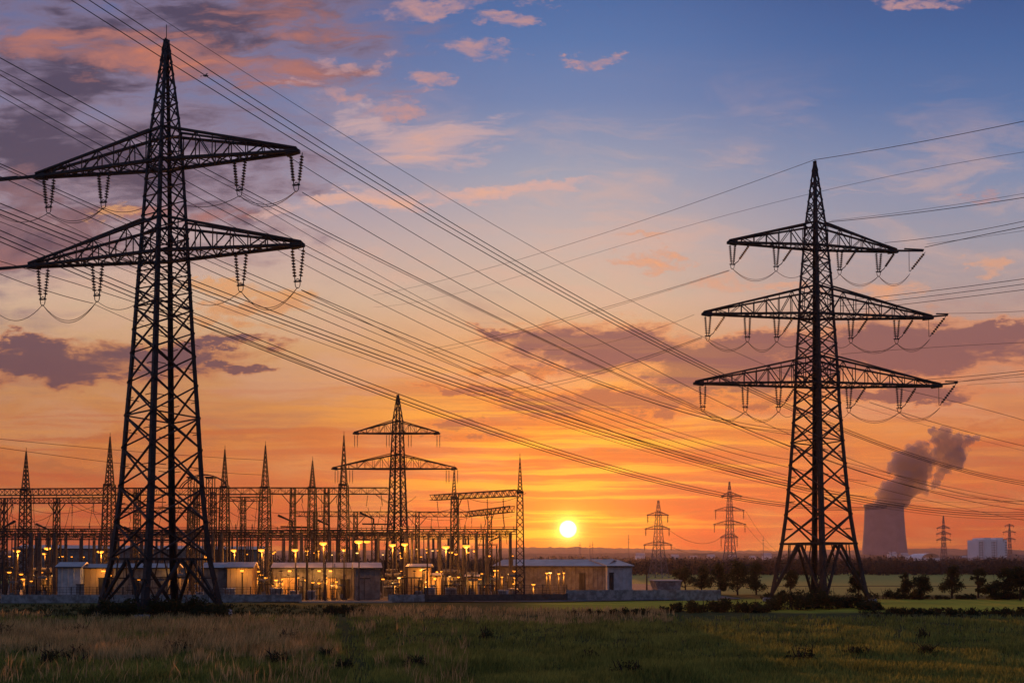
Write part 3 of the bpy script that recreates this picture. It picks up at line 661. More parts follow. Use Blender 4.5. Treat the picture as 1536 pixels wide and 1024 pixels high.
for k, (y0, y1, y2, y3, y4, y5, y6, rr, lab) in enumerate([
  (345, 466, 618, 677, 716, 735, 746, .044, 'upper line of the lowest bundle sweeping over the middle pylon'),
  (354, 476, 627, 683, 720, 737, 748, .05, 'middle line of the lowest bundle sweeping over the middle pylon'),
  (361, 484, 633, 687, 722, 739, 750, .044, 'lower line of the lowest bundle sweeping over the middle pylon')]):
    cable([(-15, y0-6), (0, y0), (292, y1), (480, y1+76), (680, y2), (822, y3), (950, y4), (1077, y5), (1176, y6), (1330, y6+12)], 46, 150, rr, lab, G1)
cable([(-15, 388), (0, 392), (70, 411), (150, 432), (200, 446), (345, 512), (480, 556)], 48, 75, .034, 'line entering just above the left end of the lower crossarm', G1)
cable([(-15, 405), (0, 411), (140, 455)], 50, 59.5, .036, 'line reaching the inner left insulator of the lower crossarm', G1)
cable([(143, 457), (200, 482), (300, 520)], 59.5, 70, .03, 'line leaving the inner left insulator of the lower crossarm', G1)
cable([(68, 322), (140, 357), (215, 395)], 61, 70, .03, 'line leaving the outer left insulator of the top crossarm', G1)
# right pylon
cable([(560, 443), (640, 424), (700, 409), (812, 381), (932, 343), (1062, 300), (1220, 240)], 170, Y2, .036, 'earth wire rising to the peak of the right pylon from the left', G2)
cable([(1220, 240), (1380, 213), (1536, 182), (1600, 168)], Y2, 66, .04, 'earth wire leaving the peak of the right pylon towards the right edge', G2)
cable([(560, 461), (640, 446), (700, 434), (843, 400), (984, 359), (1100, 320), (1213, 279), (1536, 230), (1600, 219)], 170, 75, .028, 'thin line crossing just below the peak of the right pylon', G2, deg=3)
cable([(1243, 333), (1400, 316), (1536, 296), (1600, 286)], Y2, 66, .042, 'dark line leaving the top of the right pylon upper crossarm root', G2)
cable([(1247, 331), (1400, 312), (1536, 290), (1600, 279)], Y2+3, 70, .024, 'thin line just above the dark one leaving the right pylon upper crossarm root', G2)
cable([(1327, 364), (1387, 359), (1536, 330), (1600, 317)], Y2+1, 66, .038, 'upper line leaving the right end of the upper crossarm', G2)
cable([(1387, 371), (1403, 366), (1536, 341), (1600, 328)], Y2+1, 66, .05, 'heaviest line leaving the right end of the upper crossarm', G2)
cable([(1390, 366), (1536, 346), (1600, 336)], Y2+4, 72, .022, 'thin line under the heavy line leaving the upper crossarm', G2)
for (a, b_, c_, e, f_, rr, lab) in [(1250, 452, 420, 409, 66, .042, 'upper of three lines passing right between the upper and middle crossarms'), (1260, 459, 428, 417, 66, .04, 'middle of three lines passing right between the upper and middle crossarms'), (1270, 466, 436.5, 426, 66, .04, 'lower of three lines passing right between the upper and middle crossarms')]:
    cable([(a, b_), (1400, (b_+c_)/2-1), (1536, c_), (1600, e)], Y2+5, f_, rr, lab, G2)
cable([(1418, 470), (1480, 469), (1600, 462)], Y2+1, 72, .028, 'thin line leaving the right end of the middle crossarm', G2)
cable([(1262, 531), (1368, 522), (1536, 515), (1600, 511)], Y2+4, 75, .026, 'thin line passing right between the middle and lowest crossarms', G2)
for (a, b_, c_, e, rr, lab) in [(1370, 570, 554, 548, .04, 'upper line at the right end of the lowest crossarm'), (1432, 573, 560, 554, .04, 'second line at the right end of the lowest crossarm'), (1440, 572, 564.5, 560, .03, 'third line at the right end of the lowest crossarm'), (1451, 577, 572, 569, .026, 'lowest line at the right end of the lowest crossarm')]:
    cable([(a, b_), (1490, (b_+c_)/2), (1536, c_), (1600, e)], Y2+1, 66, rr, lab, G2)
cable([(1320, 577), (1391, 591), (1470, 612), (1540, 632), (1600, 650)], 90, 120, .04, 'line falling to the right edge above the steam plume', G2)
cable([(1304, 603), (1380, 627), (1460, 650), (1540, 669), (1600, 682)], 90, 120, .045, 'line crossing the top of the steam plume', G2)
cable([(1262, 600), (1304, 612), (1400, 640), (1500, 668), (1600, 690)], 110, 140, .028, 'faint line falling behind the top of the steam plume', G2)
cable([(1268, 693), (1387, 722), (1500, 745), (1600, 760)], 110, 150, .045, 'upper line crossing the middle of the steam plume', G2)
cable([(1268, 697), (1387, 727), (1500, 750), (1600, 766)], 112, 152, .032, 'lower line crossing the middle of the steam plume', G2)
cable([(1273, 720), (1379, 747), (1500, 773), (1600, 790)], 110, 150, .045, 'upper line passing over the rim of the cooling tower', G2)
cable([(1273, 741), (1330, 752), (1440, 754), (1500, 750), (1600, 744)], 115, 160, .03, 'slack thin line crossing at the rim of the cooling tower', G2)
cable([(1275, 745), (1379, 760), (1500, 757)], 118, 160, .026, 'second slack thin line crossing at the rim of the cooling tower', G2)
cable([(1094, 405), (948, 451), (796, 490), (640, 524)], Y2-1, 150, .034, 'upper line reaching the left insulator of the right pylon top crossarm', G2)
cable([(1094, 406), (948, 454), (796, 494), (640, 530)], Y2-1, 150, .026, 'lower line reaching the left insulator of the right pylon top crossarm', G2)
cable([(1053, 505), (961, 540), (880, 563), (800, 577), (720, 586)], Y2, 150, .045, 'dark line reaching the left insulator of the right pylon middle crossarm', G2)
cable([(1053, 507), (961, 543), (880, 567), (800, 583), (720, 592)], Y2, 152, .032, 'second line reaching the left insulator of the right pylon middle crossarm', G2)
cable([(1041, 472), (935, 508), (856, 523), (796, 523)], Y2, 140, .024, 'thin line reaching the left tip of the right pylon middle crossarm', G2)
cable([(-20, 656), (0, 659), (164, 674), (223, 678), (400, 690)], 70, 110, .034, 'upper line low at the left edge running into the substation', G1)
cable([(-20, 668), (0, 672), (164, 693), (213, 698), (397, 712)], 70, 110, .034, 'lower line low at the left edge running into the substation', G1)
G3 = 'thin lines drooping from the far pylons'
for (wps, a, b_, lab) in [
  ([(1119, 766), (1130, 790), (1155, 815), (1185, 832)], 300, 520, 'upper drooping line right of the far four-armed pylon'),
  ([(1119, 788), (1140, 812), (1170, 830)], 300, 520, 'lower drooping line right of the far four-armed pylon'),
  ([(1006, 796), (1020, 806), (1060, 814), (1081, 806)], 215, 300, 'upper sagging line between the two far pylons beside the sun'),
  ([(1008, 820), (1030, 829), (1060, 830), (1084, 822)], 215, 300, 'lower sagging line between the two far pylons beside the sun')]:
    cable(wps, a, b_, .07, lab, G3)
# a small bird near the lines
bp = P(308, 114, 55); br_ = empty('bird', bp, 'tiny dark bird gliding beside the lines right of the left pylon peak', 'bird')
q = MB(); q.lathe(bp+Vector((-.2, 0, 0)), (1, .2, .15), [(0, .01), (.08, .05), (.2, .075), (.3, .05), (.36, .045), (.42, .01)], 7)
i = len(q.v); q.poly([bp+Vector((-.05, 0, .03)), bp+Vector((.08, 0, .03)), bp+Vector((.16, .12, .3)), bp+Vector((.02, .1, .24))]); q.poly([bp+Vector((-.05, 0, .03)), bp+Vector((.08, 0, .03)), bp+Vector((.0, -.2, -.16)), bp+Vector((-.1, -.15, -.1))])
q.poly([bp+Vector((-.2, 0, 0)), bp+Vector((-.38, .03, -.05)), bp+Vector((-.36, -.04, -.02))]); q.build('body', M['dark'], br_, bp)

# ------------------------------------------------------------------ cooling tower and steam plume
YC = 1440.0
cxx = XH(1326.5, YC, 822); mpp = YC/F
ct = MB()
prof = [(0, 44), (12, 41.5), (ZH(822, YC), 39.6), (ZH(800, YC), 37.2), (ZH(780, YC), 35.6), (ZH(768, YC), 34.8), (ZH(760, YC), 34.6), (ZH(759, YC), 35.6), (ZH(756, YC), 35.7)]
prof2 = prof+[(prof[-1][0], 33.2), (prof[-1][0]-20, 33.2)]
N_ = 64; rings = []
for z, r_ in prof2:
    i = len(ct.v)
    for j in range(N_): a = 2*math.pi*j/N_; ct.v.append(Vector((cxx+r_*math.cos(a), YC+r_*math.sin(a), z)))
    rings.append(list(range(i, i+N_)))
for A_, B_ in zip(rings, rings[1:]): ct.quadring(A_, B_)
cr = empty('cooling_tower', (cxx, YC, 0), 'huge grey concrete cooling tower on the horizon with steam rising from it', 'cooling tower')
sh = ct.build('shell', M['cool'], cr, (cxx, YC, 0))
for p_ in sh.data.polygons: p_.use_smooth = True
q = MB(); i0 = prof[-1][0]; rr2 = []
for z, r_ in ((i0-4, 35.2), (i0-4, 37.4), (i0-.5, 37.4), (i0-.5, 35.2)):
    i = len(q.v)
    for j in range(N_): a = 2*math.pi*j/N_; q.v.append(Vector((cxx+r_*math.cos(a), YC+r_*math.sin(a), z)))
    rr2.append(list(range(i, i+N_)))
for A_, B_ in zip(rr2, rr2[1:]+rr2[:1]): q.quadring(A_, B_)
q.build('rim', M['trans'], cr, (cxx, YC, 0))
# plume: union of many billows, filled with a dense volume
zr = lambda x, y, r: (1250+x/4.656, 620+y/4.656, r/4.656)
BL = [(330, 620, 60), (400, 600, 90), (470, 590, 85), (340, 560, 60), (420, 530, 90), (520, 520, 95), (600, 520, 62), (480, 450, 70), (560, 420, 105), (610, 470, 60), (430, 380, 60), (500, 350, 95), (600, 340, 80), (470, 300, 60), (540, 280, 75), (620, 270, 60), (595, 205, 30), (395, 400, 35),
      (640, 540, 35), (715, 480, 40), (735, 430, 45), (700, 515, 22), (770, 380, 55), (700, 340, 50), (800, 320, 70), (870, 340, 60), (760, 250, 65), (850, 260, 70), (900, 300, 50), (720, 180, 50), (700, 125, 38), (780, 130, 55), (860, 170, 55), (930, 190, 50), (990, 175, 26), (900, 240, 50), (810, 200, 50), (950, 260, 25), (650, 300, 45), (660, 380, 40), (680, 250, 30), (655, 340, 50), (670, 430, 34), (650, 220, 34), (700, 270, 42)]
import bmesh
bmh = bmesh.new(); rs = random.Random(3)
for x, y, r_ in BL:
    px, py, rp = zr(x, y, r_); depth = YC+rs.uniform(-.3, .3)*rp*mpp*1.5; c_ = P(px, py, depth); rm = rp*mpp*.90
    subs = [(c_, rm)]
    for k in range(9 if rm > 10 else 3):
        d = Vector((rs.gauss(0, 1), rs.gauss(0, 1), rs.gauss(0, 1))).normalized(); subs.append((c_+d*rm*.8, rm*rs.uniform(.22, .42)))
    for cc_, rr_ in subs:
        bmesh.ops.create_icosphere(bmh, subdivisions=2, radius=rr_, matrix=Matrix.Translation(cc_))
me = bpy.data.meshes.new('steam_plume'); bmh.to_mesh(me); bmh.free()
pl = bpy.data.objects.new('steam_plume', me); col.objects.link(pl)
rmh = pl.modifiers.new('remesh', 'REMESH'); rmh.mode = 'VOXEL'; rmh.voxel_size = 1.4
for sc_, st_ in ((24, 18.0), (10, 11.0), (4.5, 7.0)):
    tx = bpy.data.textures.new('billow', 'CLOUDS'); tx.noise_scale = sc_; tx.noise_depth = 3
    dm = pl.modifiers.new('billow', 'DISPLACE'); dm.texture = tx; dm.strength = st_; dm.texture_coords = 'GLOBAL'; dm.mid_level = .55
rm2 = pl.modifiers.new('remesh', 'REMESH'); rm2.mode = 'VOXEL'; rm2.voxel_size = 1.4
pm = bpy.data.materials.new('steam'); pm.use_nodes = True; nt = pm.node_tree; nt.nodes.clear()
pv = nt.nodes.new('ShaderNodeVolumePrincipled'); pv.inputs['Color'].default_value = (.56, .60, .88, 1); pv.inputs['Density'].default_value = .085; pv.inputs['Anisotropy'].default_value = .2
po = nt.nodes.new('ShaderNodeOutputMaterial'); nt.links.new(pv.outputs[0], po.inputs['Volume']); me.materials.append(pm)
tag(pl, 'grey violet steam plume drifting up and right from the cooling tower', 'steam', kind='stuff')

# ------------------------------------------------------------------ far hills, forest, distant buildings
def ridge(name, Y, base_py, amp, seed, m, x0=-2600, x1=2600, depth=500, step=12):
    q = MB(); rows = []
    xs_ = np.arange(x0, x1, step)
    for k, (dy, f_) in enumerate(((0, 0), (depth*.12, .45), (depth*.3, .8), (depth*.5, 1), (depth, .6))):
        i = len(q.v)
        for x in xs_:
            hgt = ZH(base_py, Y)+amp*(mnoise.noise(Vector((x*.0016, seed, 0)))+.35*mnoise.noise(Vector((x*.009, seed, 4))))
            hgt += (3.0*mnoise.noise(Vector((x*.06, seed+k, 4)))+1.8*mnoise.noise(Vector((x*.21, seed+k, 8))))*Y/1800
            q.v.append(Vector((x, Y+dy, max(0, hgt*f_)-.5*(k == 0))))
        rows.append(i)
    nn = len(xs_)
    for a, b_ in zip(rows, rows[1:]): q.f += [(a+i, a+i+1, b_+i+1, b_+i) for i in range(nn-1)]
    o = q.build(name, m); tag(o, kind='structure'); return o
mh = mat('wooded hills', (.03, .04, .045), .95, 0, .5, .02, c2=(.06, .065, .06))
ridge('hills', 2300, 819.5, 13, 1.3, mh, -3300, 3300, 900)
ridge('hills', 1250, 829, 5, 5.1, mh, -1700, 1700, 350, 7)
def forest(name, Y0, Y1, x0, x1, h, n_tree, label, seed, leafs=26, sz=1.0, wfac=1.0):
    rs = np.random.RandomState(seed); bl = []
    for k in range(n_tree):
        Y = Y0+(Y1-Y0)*rs.rand(); px = x0+(x1-x0)*rs.rand(); X = (px-768)/F*Y
        hh = h*(.7+.45*rs.rand()+.25*mnoise.noise(Vector((X*.02, Y*.02, seed)))); r_ = hh*.33*wfac
        bl.append((X, Y, hh-r_, r_)); bl.append((X+rs.normal()*r_*.7, Y, hh*.5, r_*1.25))
        bl.append((X+rs.normal()*r_*.7, Y, hh*.25, r_*1.2))
    o = leaf_cloud(name, M['forest'], bl, n_tree*leafs, sz, seed=seed); o.name = name
    return tag(o, label, 'woodland', kind='stuff')
forest('woodland', 265, 330, 700, 1640, 5.3, 620, 'dark belt of woodland behind the far fields', 4, 150, .5)
forest('far_woodland', 430, 640, 560, 1640, 7.5, 700, 'hazy woodland rising beyond the dark belt', 9, 70, .9)
forest('far_woodland', 850, 1100, 640, 1640, 12.5, 600, 'pale hazy woodland at the foot of the cooling tower', 19, 60, 1.7)
forest('woodland', 175, 250, -100, 800, 5.6, 420, 'dark woodland behind the substation', 14, 60, .45)

def house_block(name, pxl, pxr, ytop, Y, depth, m, label, cat, rows=8, cols=8, steps=()):
    xl, xr = XH(pxl, Y, 830), XH(pxr, Y, 830); zt = ZH(ytop, Y); cx_ = (xl+xr)/2
    root = empty(name, (cx_, Y, 0), label, cat)
    q = MB(); q.box((cx_, Y+depth/2, zt/2), (xr-xl, depth, zt)); w_ = q.build('wall', m, root, (cx_, Y, 0))
    if rows:
        g_ = MB()
        for r_ in range(rows):
            for c_ in range(cols):
                g_.box((xl+(xr-xl)*(c_+.5)/cols, Y-.02, zt*(.12+.82*(r_+.5)/rows)), ((xr-xl)/cols*.55, .3, zt/rows*.4))
        g_.build('windows', M['window'], root, (cx_, Y, 0))
    for a, b_, dz in steps:
        s_ = MB(); x_0, x_1 = xl+(xr-xl)*a, xl+(xr-xl)*b_; s_.box(((x_0+x_1)/2, Y+depth/2-.3, zt+dz/2), (x_1-x_0, depth+.6, dz)); s_.build('roof_step', m, root, (cx_, Y, 0))
        s_ = MB(); s_.box(((x_0+x_1)/2, Y-1.0, zt*.5), (x_1-x_0, 2.0, zt-.1)); s_.build('projecting_bay', m, root, (cx_, Y, 0))
    return root
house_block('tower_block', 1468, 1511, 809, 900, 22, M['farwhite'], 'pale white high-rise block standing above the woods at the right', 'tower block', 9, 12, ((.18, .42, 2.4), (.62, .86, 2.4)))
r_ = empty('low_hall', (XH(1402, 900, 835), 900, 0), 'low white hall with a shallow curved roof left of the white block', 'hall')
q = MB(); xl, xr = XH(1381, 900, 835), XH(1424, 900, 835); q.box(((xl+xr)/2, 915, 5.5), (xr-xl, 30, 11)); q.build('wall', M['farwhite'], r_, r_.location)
q = MB(); nn = 12
for k in range(nn):
    a0, a1 = math.pi*k/nn, math.pi*(k+1)/nn; c0, w0 = XH(1396, 900, 835), XH(1408, 900, 835)-XH(1381, 900, 835)
    p0 = (c0-w0/2*math.cos(a0), 11+6*math.sin(a0)); p1 = (c0-w0/2*math.cos(a1), 11+6*math.sin(a1))
    q.poly([(p0[0], 899, p0[1]), (p1[0], 899, p1[1]), (p1[0], 931, p1[1]), (p0[0], 931, p0[1])])
q.build('roof', M['farwhite'], r_, r_.location)
rs = random.Random(11)
for k, (px, py) in enumerate([(1338, 832), (1356, 834), (1447, 838), (1040, 838), (1066, 836), (1098, 837), (1128, 838), (1012, 836), (1150, 834), (960, 834)]):
    Yv = 1180; w_ = rs.uniform(8, 16); x = XH(px, Yv, py); z1 = ZH(py, Yv)+1.5
    hr = empty('village_house', (x, Yv, 0), 'tiny pale house on the far wooded slope', 'house', 'houses on the far slope')
    q = MB(); q.box((x, Yv, z1/2), (w_, 9, z1)); q.build('wall', M['farwhite'], hr, (x, Yv, 0))
    q = MB(); q.poly([(x-w_/2-.5, Yv-5, z1), (x+w_/2+.5, Yv-5, z1), (x+w_/2, Yv, z1+4), (x-w_/2, Yv, z1+4)]); q.poly([(x-w_/2-.5, Yv+5, z1), (x+w_/2+.5, Yv+5, z1), (x+w_/2, Yv, z1+4), (x-w_/2, Yv, z1+4)]); q.build('roof', M['roof'], hr, (x, Yv, 0))
for px, top, Y, lab in [(943, 801, 900, 'slender antenna mast on the skyline between the sun and the far pylon'), (889, 811, 900, 'thin mast on the skyline just right of the sun'), (885, 813, 900, 'thin shorter mast on the skyline beside the one right of the sun'), (870, 812, 900, 'thin mast on the skyline directly under the right rim of the sun'), (1145, 803, 900, 'slender mast on the skyline left of the right pylon'), (1337, 820, 900, 'short mast in front of the cooling tower')]:
    x = XH(px, Y, 830); zt = ZH(top, Y); mr = empty('antenna_mast', (x, Y, 0), lab, 'mast', 'masts on the skyline')
    q = MB(); q.tube([(x, Y, 0), (x, Y, zt)], .55, 5, .2); q.build('pole', M['farsteel'], mr, (x, Y, 0))
    q = MB()
    for f_ in (.75, .86): q.box((x, Y, zt*f_), (2.6, .8, .5))
    q.build('antenna', M['farsteel'], mr, (x, Y, 0))

# ------------------------------------------------------------------ hedges, bushes and trees
GB = 'bushes in the field'
bl_ = [(170, 57, 6, 1.5, 'low dark bush at the left foot of the left pylon'), (205, 56, 6, 1.9, 'dark bush in front of the inner legs of the left pylon'), (245, 57, 5.5, 1.9, 'dark bush between the inner legs of the left pylon'), (290, 58, 5, 1.6, 'dark bush left of the right foot of the left pylon'), (325, 56, 4, 1.3, 'small bush at the right foot of the left pylon'), (508, 62, 3, .7, 'small dark bush alone in the meadow under the twin lamp'),
       (1022, 62, 3.4, 1.15, 'leftmost dark bush of the row before the right pylon'), (1062, 63, 4.5, 1.2, 'wide dark bush in the row left of the right pylon'), (1098, 63, 3.6, 1.35, 'dark bush left of the outer foot of the right pylon'), (1128, 63, 3, 1.0, 'small dark bush beside the left foot of the right pylon'),
       (1168, 67, 4, 1.3, 'dark bush just right of the left foot of the right pylon'), (1192, 67, 4.2, 1.9, 'bush left of the middle legs of the right pylon'), (1222, 68, 4.5, 2.1, 'tallest dark bush hiding the middle legs of the right pylon'), (1255, 68, 4.2, 1.8, 'dark bush right of the middle legs of the right pylon'), (1285, 68, 3.6, 1.5, 'dark bush left of the right foot of the right pylon'), (1302, 66, 2.4, .9, 'small bush outside the right foot of the right pylon')]
for k, (px, Y, w_, h_, lab) in enumerate(bl_): bush(px, Y, w_, h_, lab, 100+k, GB, sz=.11, n_=2200)
for k, (px, w_) in enumerate([(880, 3), (925, 3.4), (960, 2.6), (1338, 4), (1376, 4.5), (1412, 5), (1452, 5), (1490, 5), (1530, 5)]):
    bush(px, 60 if px < 1000 else 61, w_, .55 if px < 1000 else .6, 'low dark tussock at the edge of the crop', 150+k, 'low tussocks along the crop edge', sz=.1, n_=900)
GT = 'trees on the right-hand field edge'
for k, (px, Y, h_, w_, lab) in enumerate([(1358, 90, 2.9, 2.0, 'small round tree, first of the field-edge row right of the pylon'), (1382, 86, 2.6, 3.0, 'small bushy tree, second of the field-edge row right of the pylon'), (1427, 89, 3.6, 3.4, 'open-crowned young tree below the cooling tower'), (1467, 91, 3.5, 1.9, 'upright young tree below the white block'), (1492, 86, 1.9, 3.0, 'low tree between the young tree and the thicket at the right edge'),
     (1287, 92, 3.0, 2.6, 'bushy tree just right of the right pylon'), (1186, 110, 3.1, 2.6, 'small tree seen through the left leg of the right pylon'), (1512, 86, 3.4, 3.0, 'dense tree in the thicket at the right edge, left one'), (1530, 84, 3.6, 3.0, 'dense tree in the thicket at the right edge, right one'),
     (1080, 100, 4.0, 4.0, 'round tree at the left of the clump behind the wall end'), (1106, 98, 4.1, 4.6, 'largest round tree in the clump behind the wall end'), (1134, 100, 3.9, 3.8, 'round tree at the right of the clump behind the wall end'), (1052, 112, 3.6, 4.0, 'hazy tree behind the end of the concrete wall'), (1028, 118, 3.6, 4.2, 'hazy tree behind the low tank')]):
    tree(px, Y, h_, w_, lab, 200+k, GT, n_=2600, sz=.13 if px > 1150 else .16, m='leaf' if px > 1150 else 'leaf2', trunk=.12)
for k, px in enumerate([1150, 1178, 1200, 1325, 1362, 1372, 1404, 1450, 1494, 1503, 1520]):
    bush(px, 87, rs.uniform(1.8, 4.2), rs.uniform(.5, 1.3), 'low scrub between the field-edge trees', 300+k, 'scrub along the field edge', sz=.13, n_=900)

# ------------------------------------------------------------------ substation: walls and buildings
def wall(pa, Ya, pb, Yb, h, label, name='concrete_wall', m='concrete', th=.25, panels=None):
    a = Vector((XH(pa, Ya), Ya, 0)); b_ = Vector((XH(pb, Yb), Yb, 0)); root = empty(name, a, label, 'wall'); L = (b_-a).length; n_ = panels or max(2, int(L/2.5)); rz = math.atan2(b_.y-a.y, b_.x-a.x)
    q = MB(); p_ = MB()
    for k in range(n_):
        c_ = a.lerp(b_, (k+.5)/n_); q.box((c_.x, c_.y, h/2), (L/n_-.03, th*.6, h), rz)
    for k in range(n_+1):
        c_ = a.lerp(b_, k/n_); p_.box((c_.x, c_.y, h/2+.03), (.16, th, h+.06), rz)
    q.build('panels', M[m], root, a); p_.build('posts', M[m], root, a); return root
wall(4, 78.3, 452, 80, .88, 'long low pale concrete wall running behind the left pylon')
wall(584, 79.5, 636, 80, .85, 'short concrete wall right of the lit driveway')
wall(638, 80.2, 850, 83, .82, 'dull dark wall below the middle of the substation', m='post')
wall(850, 83.5, 1079, 84, 1.2, 'pale concrete wall in front of the warehouse and tank')
def fence(pa, Ya, pb, Yb, z0, h, label):
    a = Vector((XH(pa, Ya), Ya, 0)); b_ = Vector((XH(pb, Yb), Yb, 0)); root = empty('mesh_fence', a, label, 'fence', 'mesh fences along the yard'); L = (b_-a).length
    n_ = int(L/2.6)
    for k in range(n_+1):
        c_ = a.lerp(b_, k/n_); q = MB(); q.tube([(c_.x, c_.y, 0), (c_.x, c_.y, z0+h)], .05, 6); q.build('post', M['steel'], root, a)
    q = MB()
    for z in np.linspace(z0+.1, z0+h-.05, 6): q.bar((a.x, a.y, z), (b_.x, b_.y, z), .025)
    k = 0
    while k < L:
        c_ = a.lerp(b_, k/L); q.bar((c_.x, c_.y, z0), (c_.x, c_.y, z0+h), .016); k += .35
    q.build('wire_mesh', M['steel'], root, a)
fence(-10, 79.2, 452, 80.8, .2, 1.5, 'thin mesh fence just behind the long low wall')
fence(590, 81, 850, 84.5, .2, 1.6, 'thin mesh fence above the dull wall in the middle')

BLD = []
def free(px, Y, m_=10): return not any(a-m_ < px < b_+m_ and c_ < Y < d_ for a, b_, c_, d_ in BLD)
def building(name, pxa, Ya, pxb, Yb, depth, h, rise, label, cat, m='white', door=None, roofm='roof', over=.25, ribs=True):
    """front wall from a to b, body goes back; ridge parallel to the front"""
    BLD.append((pxa-5, pxb+5, min(Ya, Yb)-.9, max(Ya, Yb)+depth+1.2))
    a = Vector((XH(pxa, Ya), Ya, .1)); b_ = Vector((XH(pxb, Yb), Yb, .1)); d = (b_-a); L = d.length; d.normalize(); nrm = Vector((-d.y, d.x, 0))
    root = empty(name, (a.x, a.y, 0), label, cat); A = Vector((a.x, a.y, 0))
    T = lambda s_, t_, z: a+d*s_+nrm*t_+Vector((0, 0, z))
    q = MB()
    q.poly([T(0, 0, 0), T(L, 0, 0), T(L, 0, h), T(0, 0, h)]); q.poly([T(L, depth, 0), T(0, depth, 0), T(0, depth, h), T(L, depth, h)])
    q.poly([T(0, depth, 0), T(0, 0, 0), T(0, 0, h), T(0, depth/2, h+rise), T(0, depth, h)]); q.poly([T(L, 0, 0), T(L, depth, 0), T(L, depth, h), T(L, depth/2, h+rise), T(L, 0, h)])
    if ribs:
        k = .4
        while k < L-.1: q.bar(T(k, -.02, .02), T(k, -.02, h-.03), .05); k += .6
        k = .4
        while k < depth-.1: q.bar(T(L+.02, k, .02), T(L+.02, k, h-.03), .05); q.bar(T(-.02, k, .02), T(-.02, k, h-.03), .05); k += .6
    q.build('wall', M[m], root, A)
    q = MB(); e = over
    for s0, t0_, z0, t1_, z1 in ((0, -e, h-rise*e/(depth/2)+.03, depth/2, h+rise+.03), (0, depth+e, h-rise*e/(depth/2)+.03, depth/2, h+rise+.03)):
        p = [T(-e, t0_, z0), T(L+e, t0_, z0), T(L+e, t1_, z1), T(-e, t1_, z1)]; up_ = Vector((0, 0, .12)); i = len(q.v); q.v += p+[x_+up_ for x_ in p]
        q.f += [(i, i+1, i+2, i+3), (i+4, i+5, i+6, i+7), (i, i+1, i+5, i+4), (i+1, i+2, i+6, i+5), (i+2, i+3, i+7, i+6), (i+3, i, i+4, i+7)]
    q.build('roof', M[roofm], root, A)
    q = MB(); q.bar(T(-e, -e-.08, h-.02), T(L+e, -e-.08, h-.02), .14); q.build('gutter', M['steel'], root, A)
    for dd in (door or []):
        s_, w_, hd, mm = dd; q = MB(); q.bar(T(s_, -.05, hd/2), T(s_+w_, -.05, hd/2), .1, .1, hd); dn_ = q.build('door', M[mm], root, A)
        if mm == 'yellow' or m == 'yellow':  # lamp fitting and point light added to brighten the yellow walls and doors
            q = MB(); q.box(T(s_+w_*.5, -.22, h-.35), (.36, .22, .16), math.atan2(d.y, d.x)); q.build('added_wall_lamp', M['lamp'], root, A)
            L2 = bpy.data.lights.new('added_wall_light', 'POINT'); L2.energy = 120; L2.color = (1, .42, .08); L2.shadow_soft_size = .15
            l2 = bpy.data.objects.new('added_wall_light', L2); col.objects.link(l2); l2.parent = root; l2.location = T(s_+w_*.5, -1.3, h-.6)-A
        q = MB(); q.bar(T(s_+w_*.5, -.13, .02), T(s_+w_*.5, -.13, hd), .05); q.bar(T(s_-.05, -.1, hd+.05), T(s_+w_+.05, -.1, hd+.05), .1); q.build('door_frame', M['dark'], dn_, A)
    return root
building('kiosk', 87, 82.6, 121, 83.2, 3, 3.7, .45, 'white windowless kiosk behind the wall left of the left pylon', 'kiosk', door=[(1.9, .8, 1.7, 'clad')])
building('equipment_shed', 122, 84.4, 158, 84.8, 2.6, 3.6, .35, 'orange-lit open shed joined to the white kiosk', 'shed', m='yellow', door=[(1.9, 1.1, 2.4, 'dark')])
building('equipment_shed', 171, 85, 262, 86, 2.4, 3.6, .4, 'long dim shed seen between the left pylon legs', 'shed', m='clad', door=[(2, 1.2, 2.2, 'dark'), (6, 1.4, 2.4, 'yellow')])
building('equipment_shed', 306, 84.5, 340, 85, 3, 3.6, .5, 'grey shed half behind the right foot of the left pylon', 'shed', m='clad')
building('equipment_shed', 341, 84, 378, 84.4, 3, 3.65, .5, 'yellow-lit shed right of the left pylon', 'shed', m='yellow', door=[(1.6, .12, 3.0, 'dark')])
building('control_building', 410, 85, 531, 86.6, 3.2, 3.6, .5, 'long control building with a pale roof under the yard lamps', 'building', m='clad', door=[(.9, 1.9, 2.5, 'yellow'), (5.1, .16, 2.2, 'yellow'), (5.8, 1.3, 2.4, 'yellow'), (7.6, 1.0, 2.2, 'dark')])
building('equipment_shed', 533, 82.5, 570, 83.2, 3, 3.6, .5, 'dark grey shed just right of the pole with twin lamps', 'shed', m='clad', door=[(.4, 1.2, 2.4, 'clad')])
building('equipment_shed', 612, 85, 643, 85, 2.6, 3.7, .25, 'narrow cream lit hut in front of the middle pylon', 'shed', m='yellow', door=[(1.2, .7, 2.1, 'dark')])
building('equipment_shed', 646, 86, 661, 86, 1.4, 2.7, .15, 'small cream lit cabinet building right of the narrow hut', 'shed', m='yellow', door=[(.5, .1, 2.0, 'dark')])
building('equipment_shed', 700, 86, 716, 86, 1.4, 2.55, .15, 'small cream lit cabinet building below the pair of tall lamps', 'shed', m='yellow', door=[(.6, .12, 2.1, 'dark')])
building('warehouse', 742, 100, 908, 93, 6, 3.75, .8, 'long pale warehouse with a ribbed roof below the sun', 'warehouse', m='clad', door=[(12.3, .8, 2.8, 'dark'), (.5, .8, 2.2, 'dark')])
building('warehouse', 911, 92.6, 948, 94, 8, 3.75, .75, 'white end block of the warehouse right of the sun', 'warehouse', m='white', door=[(.25, .6, 2.9, 'dark')])
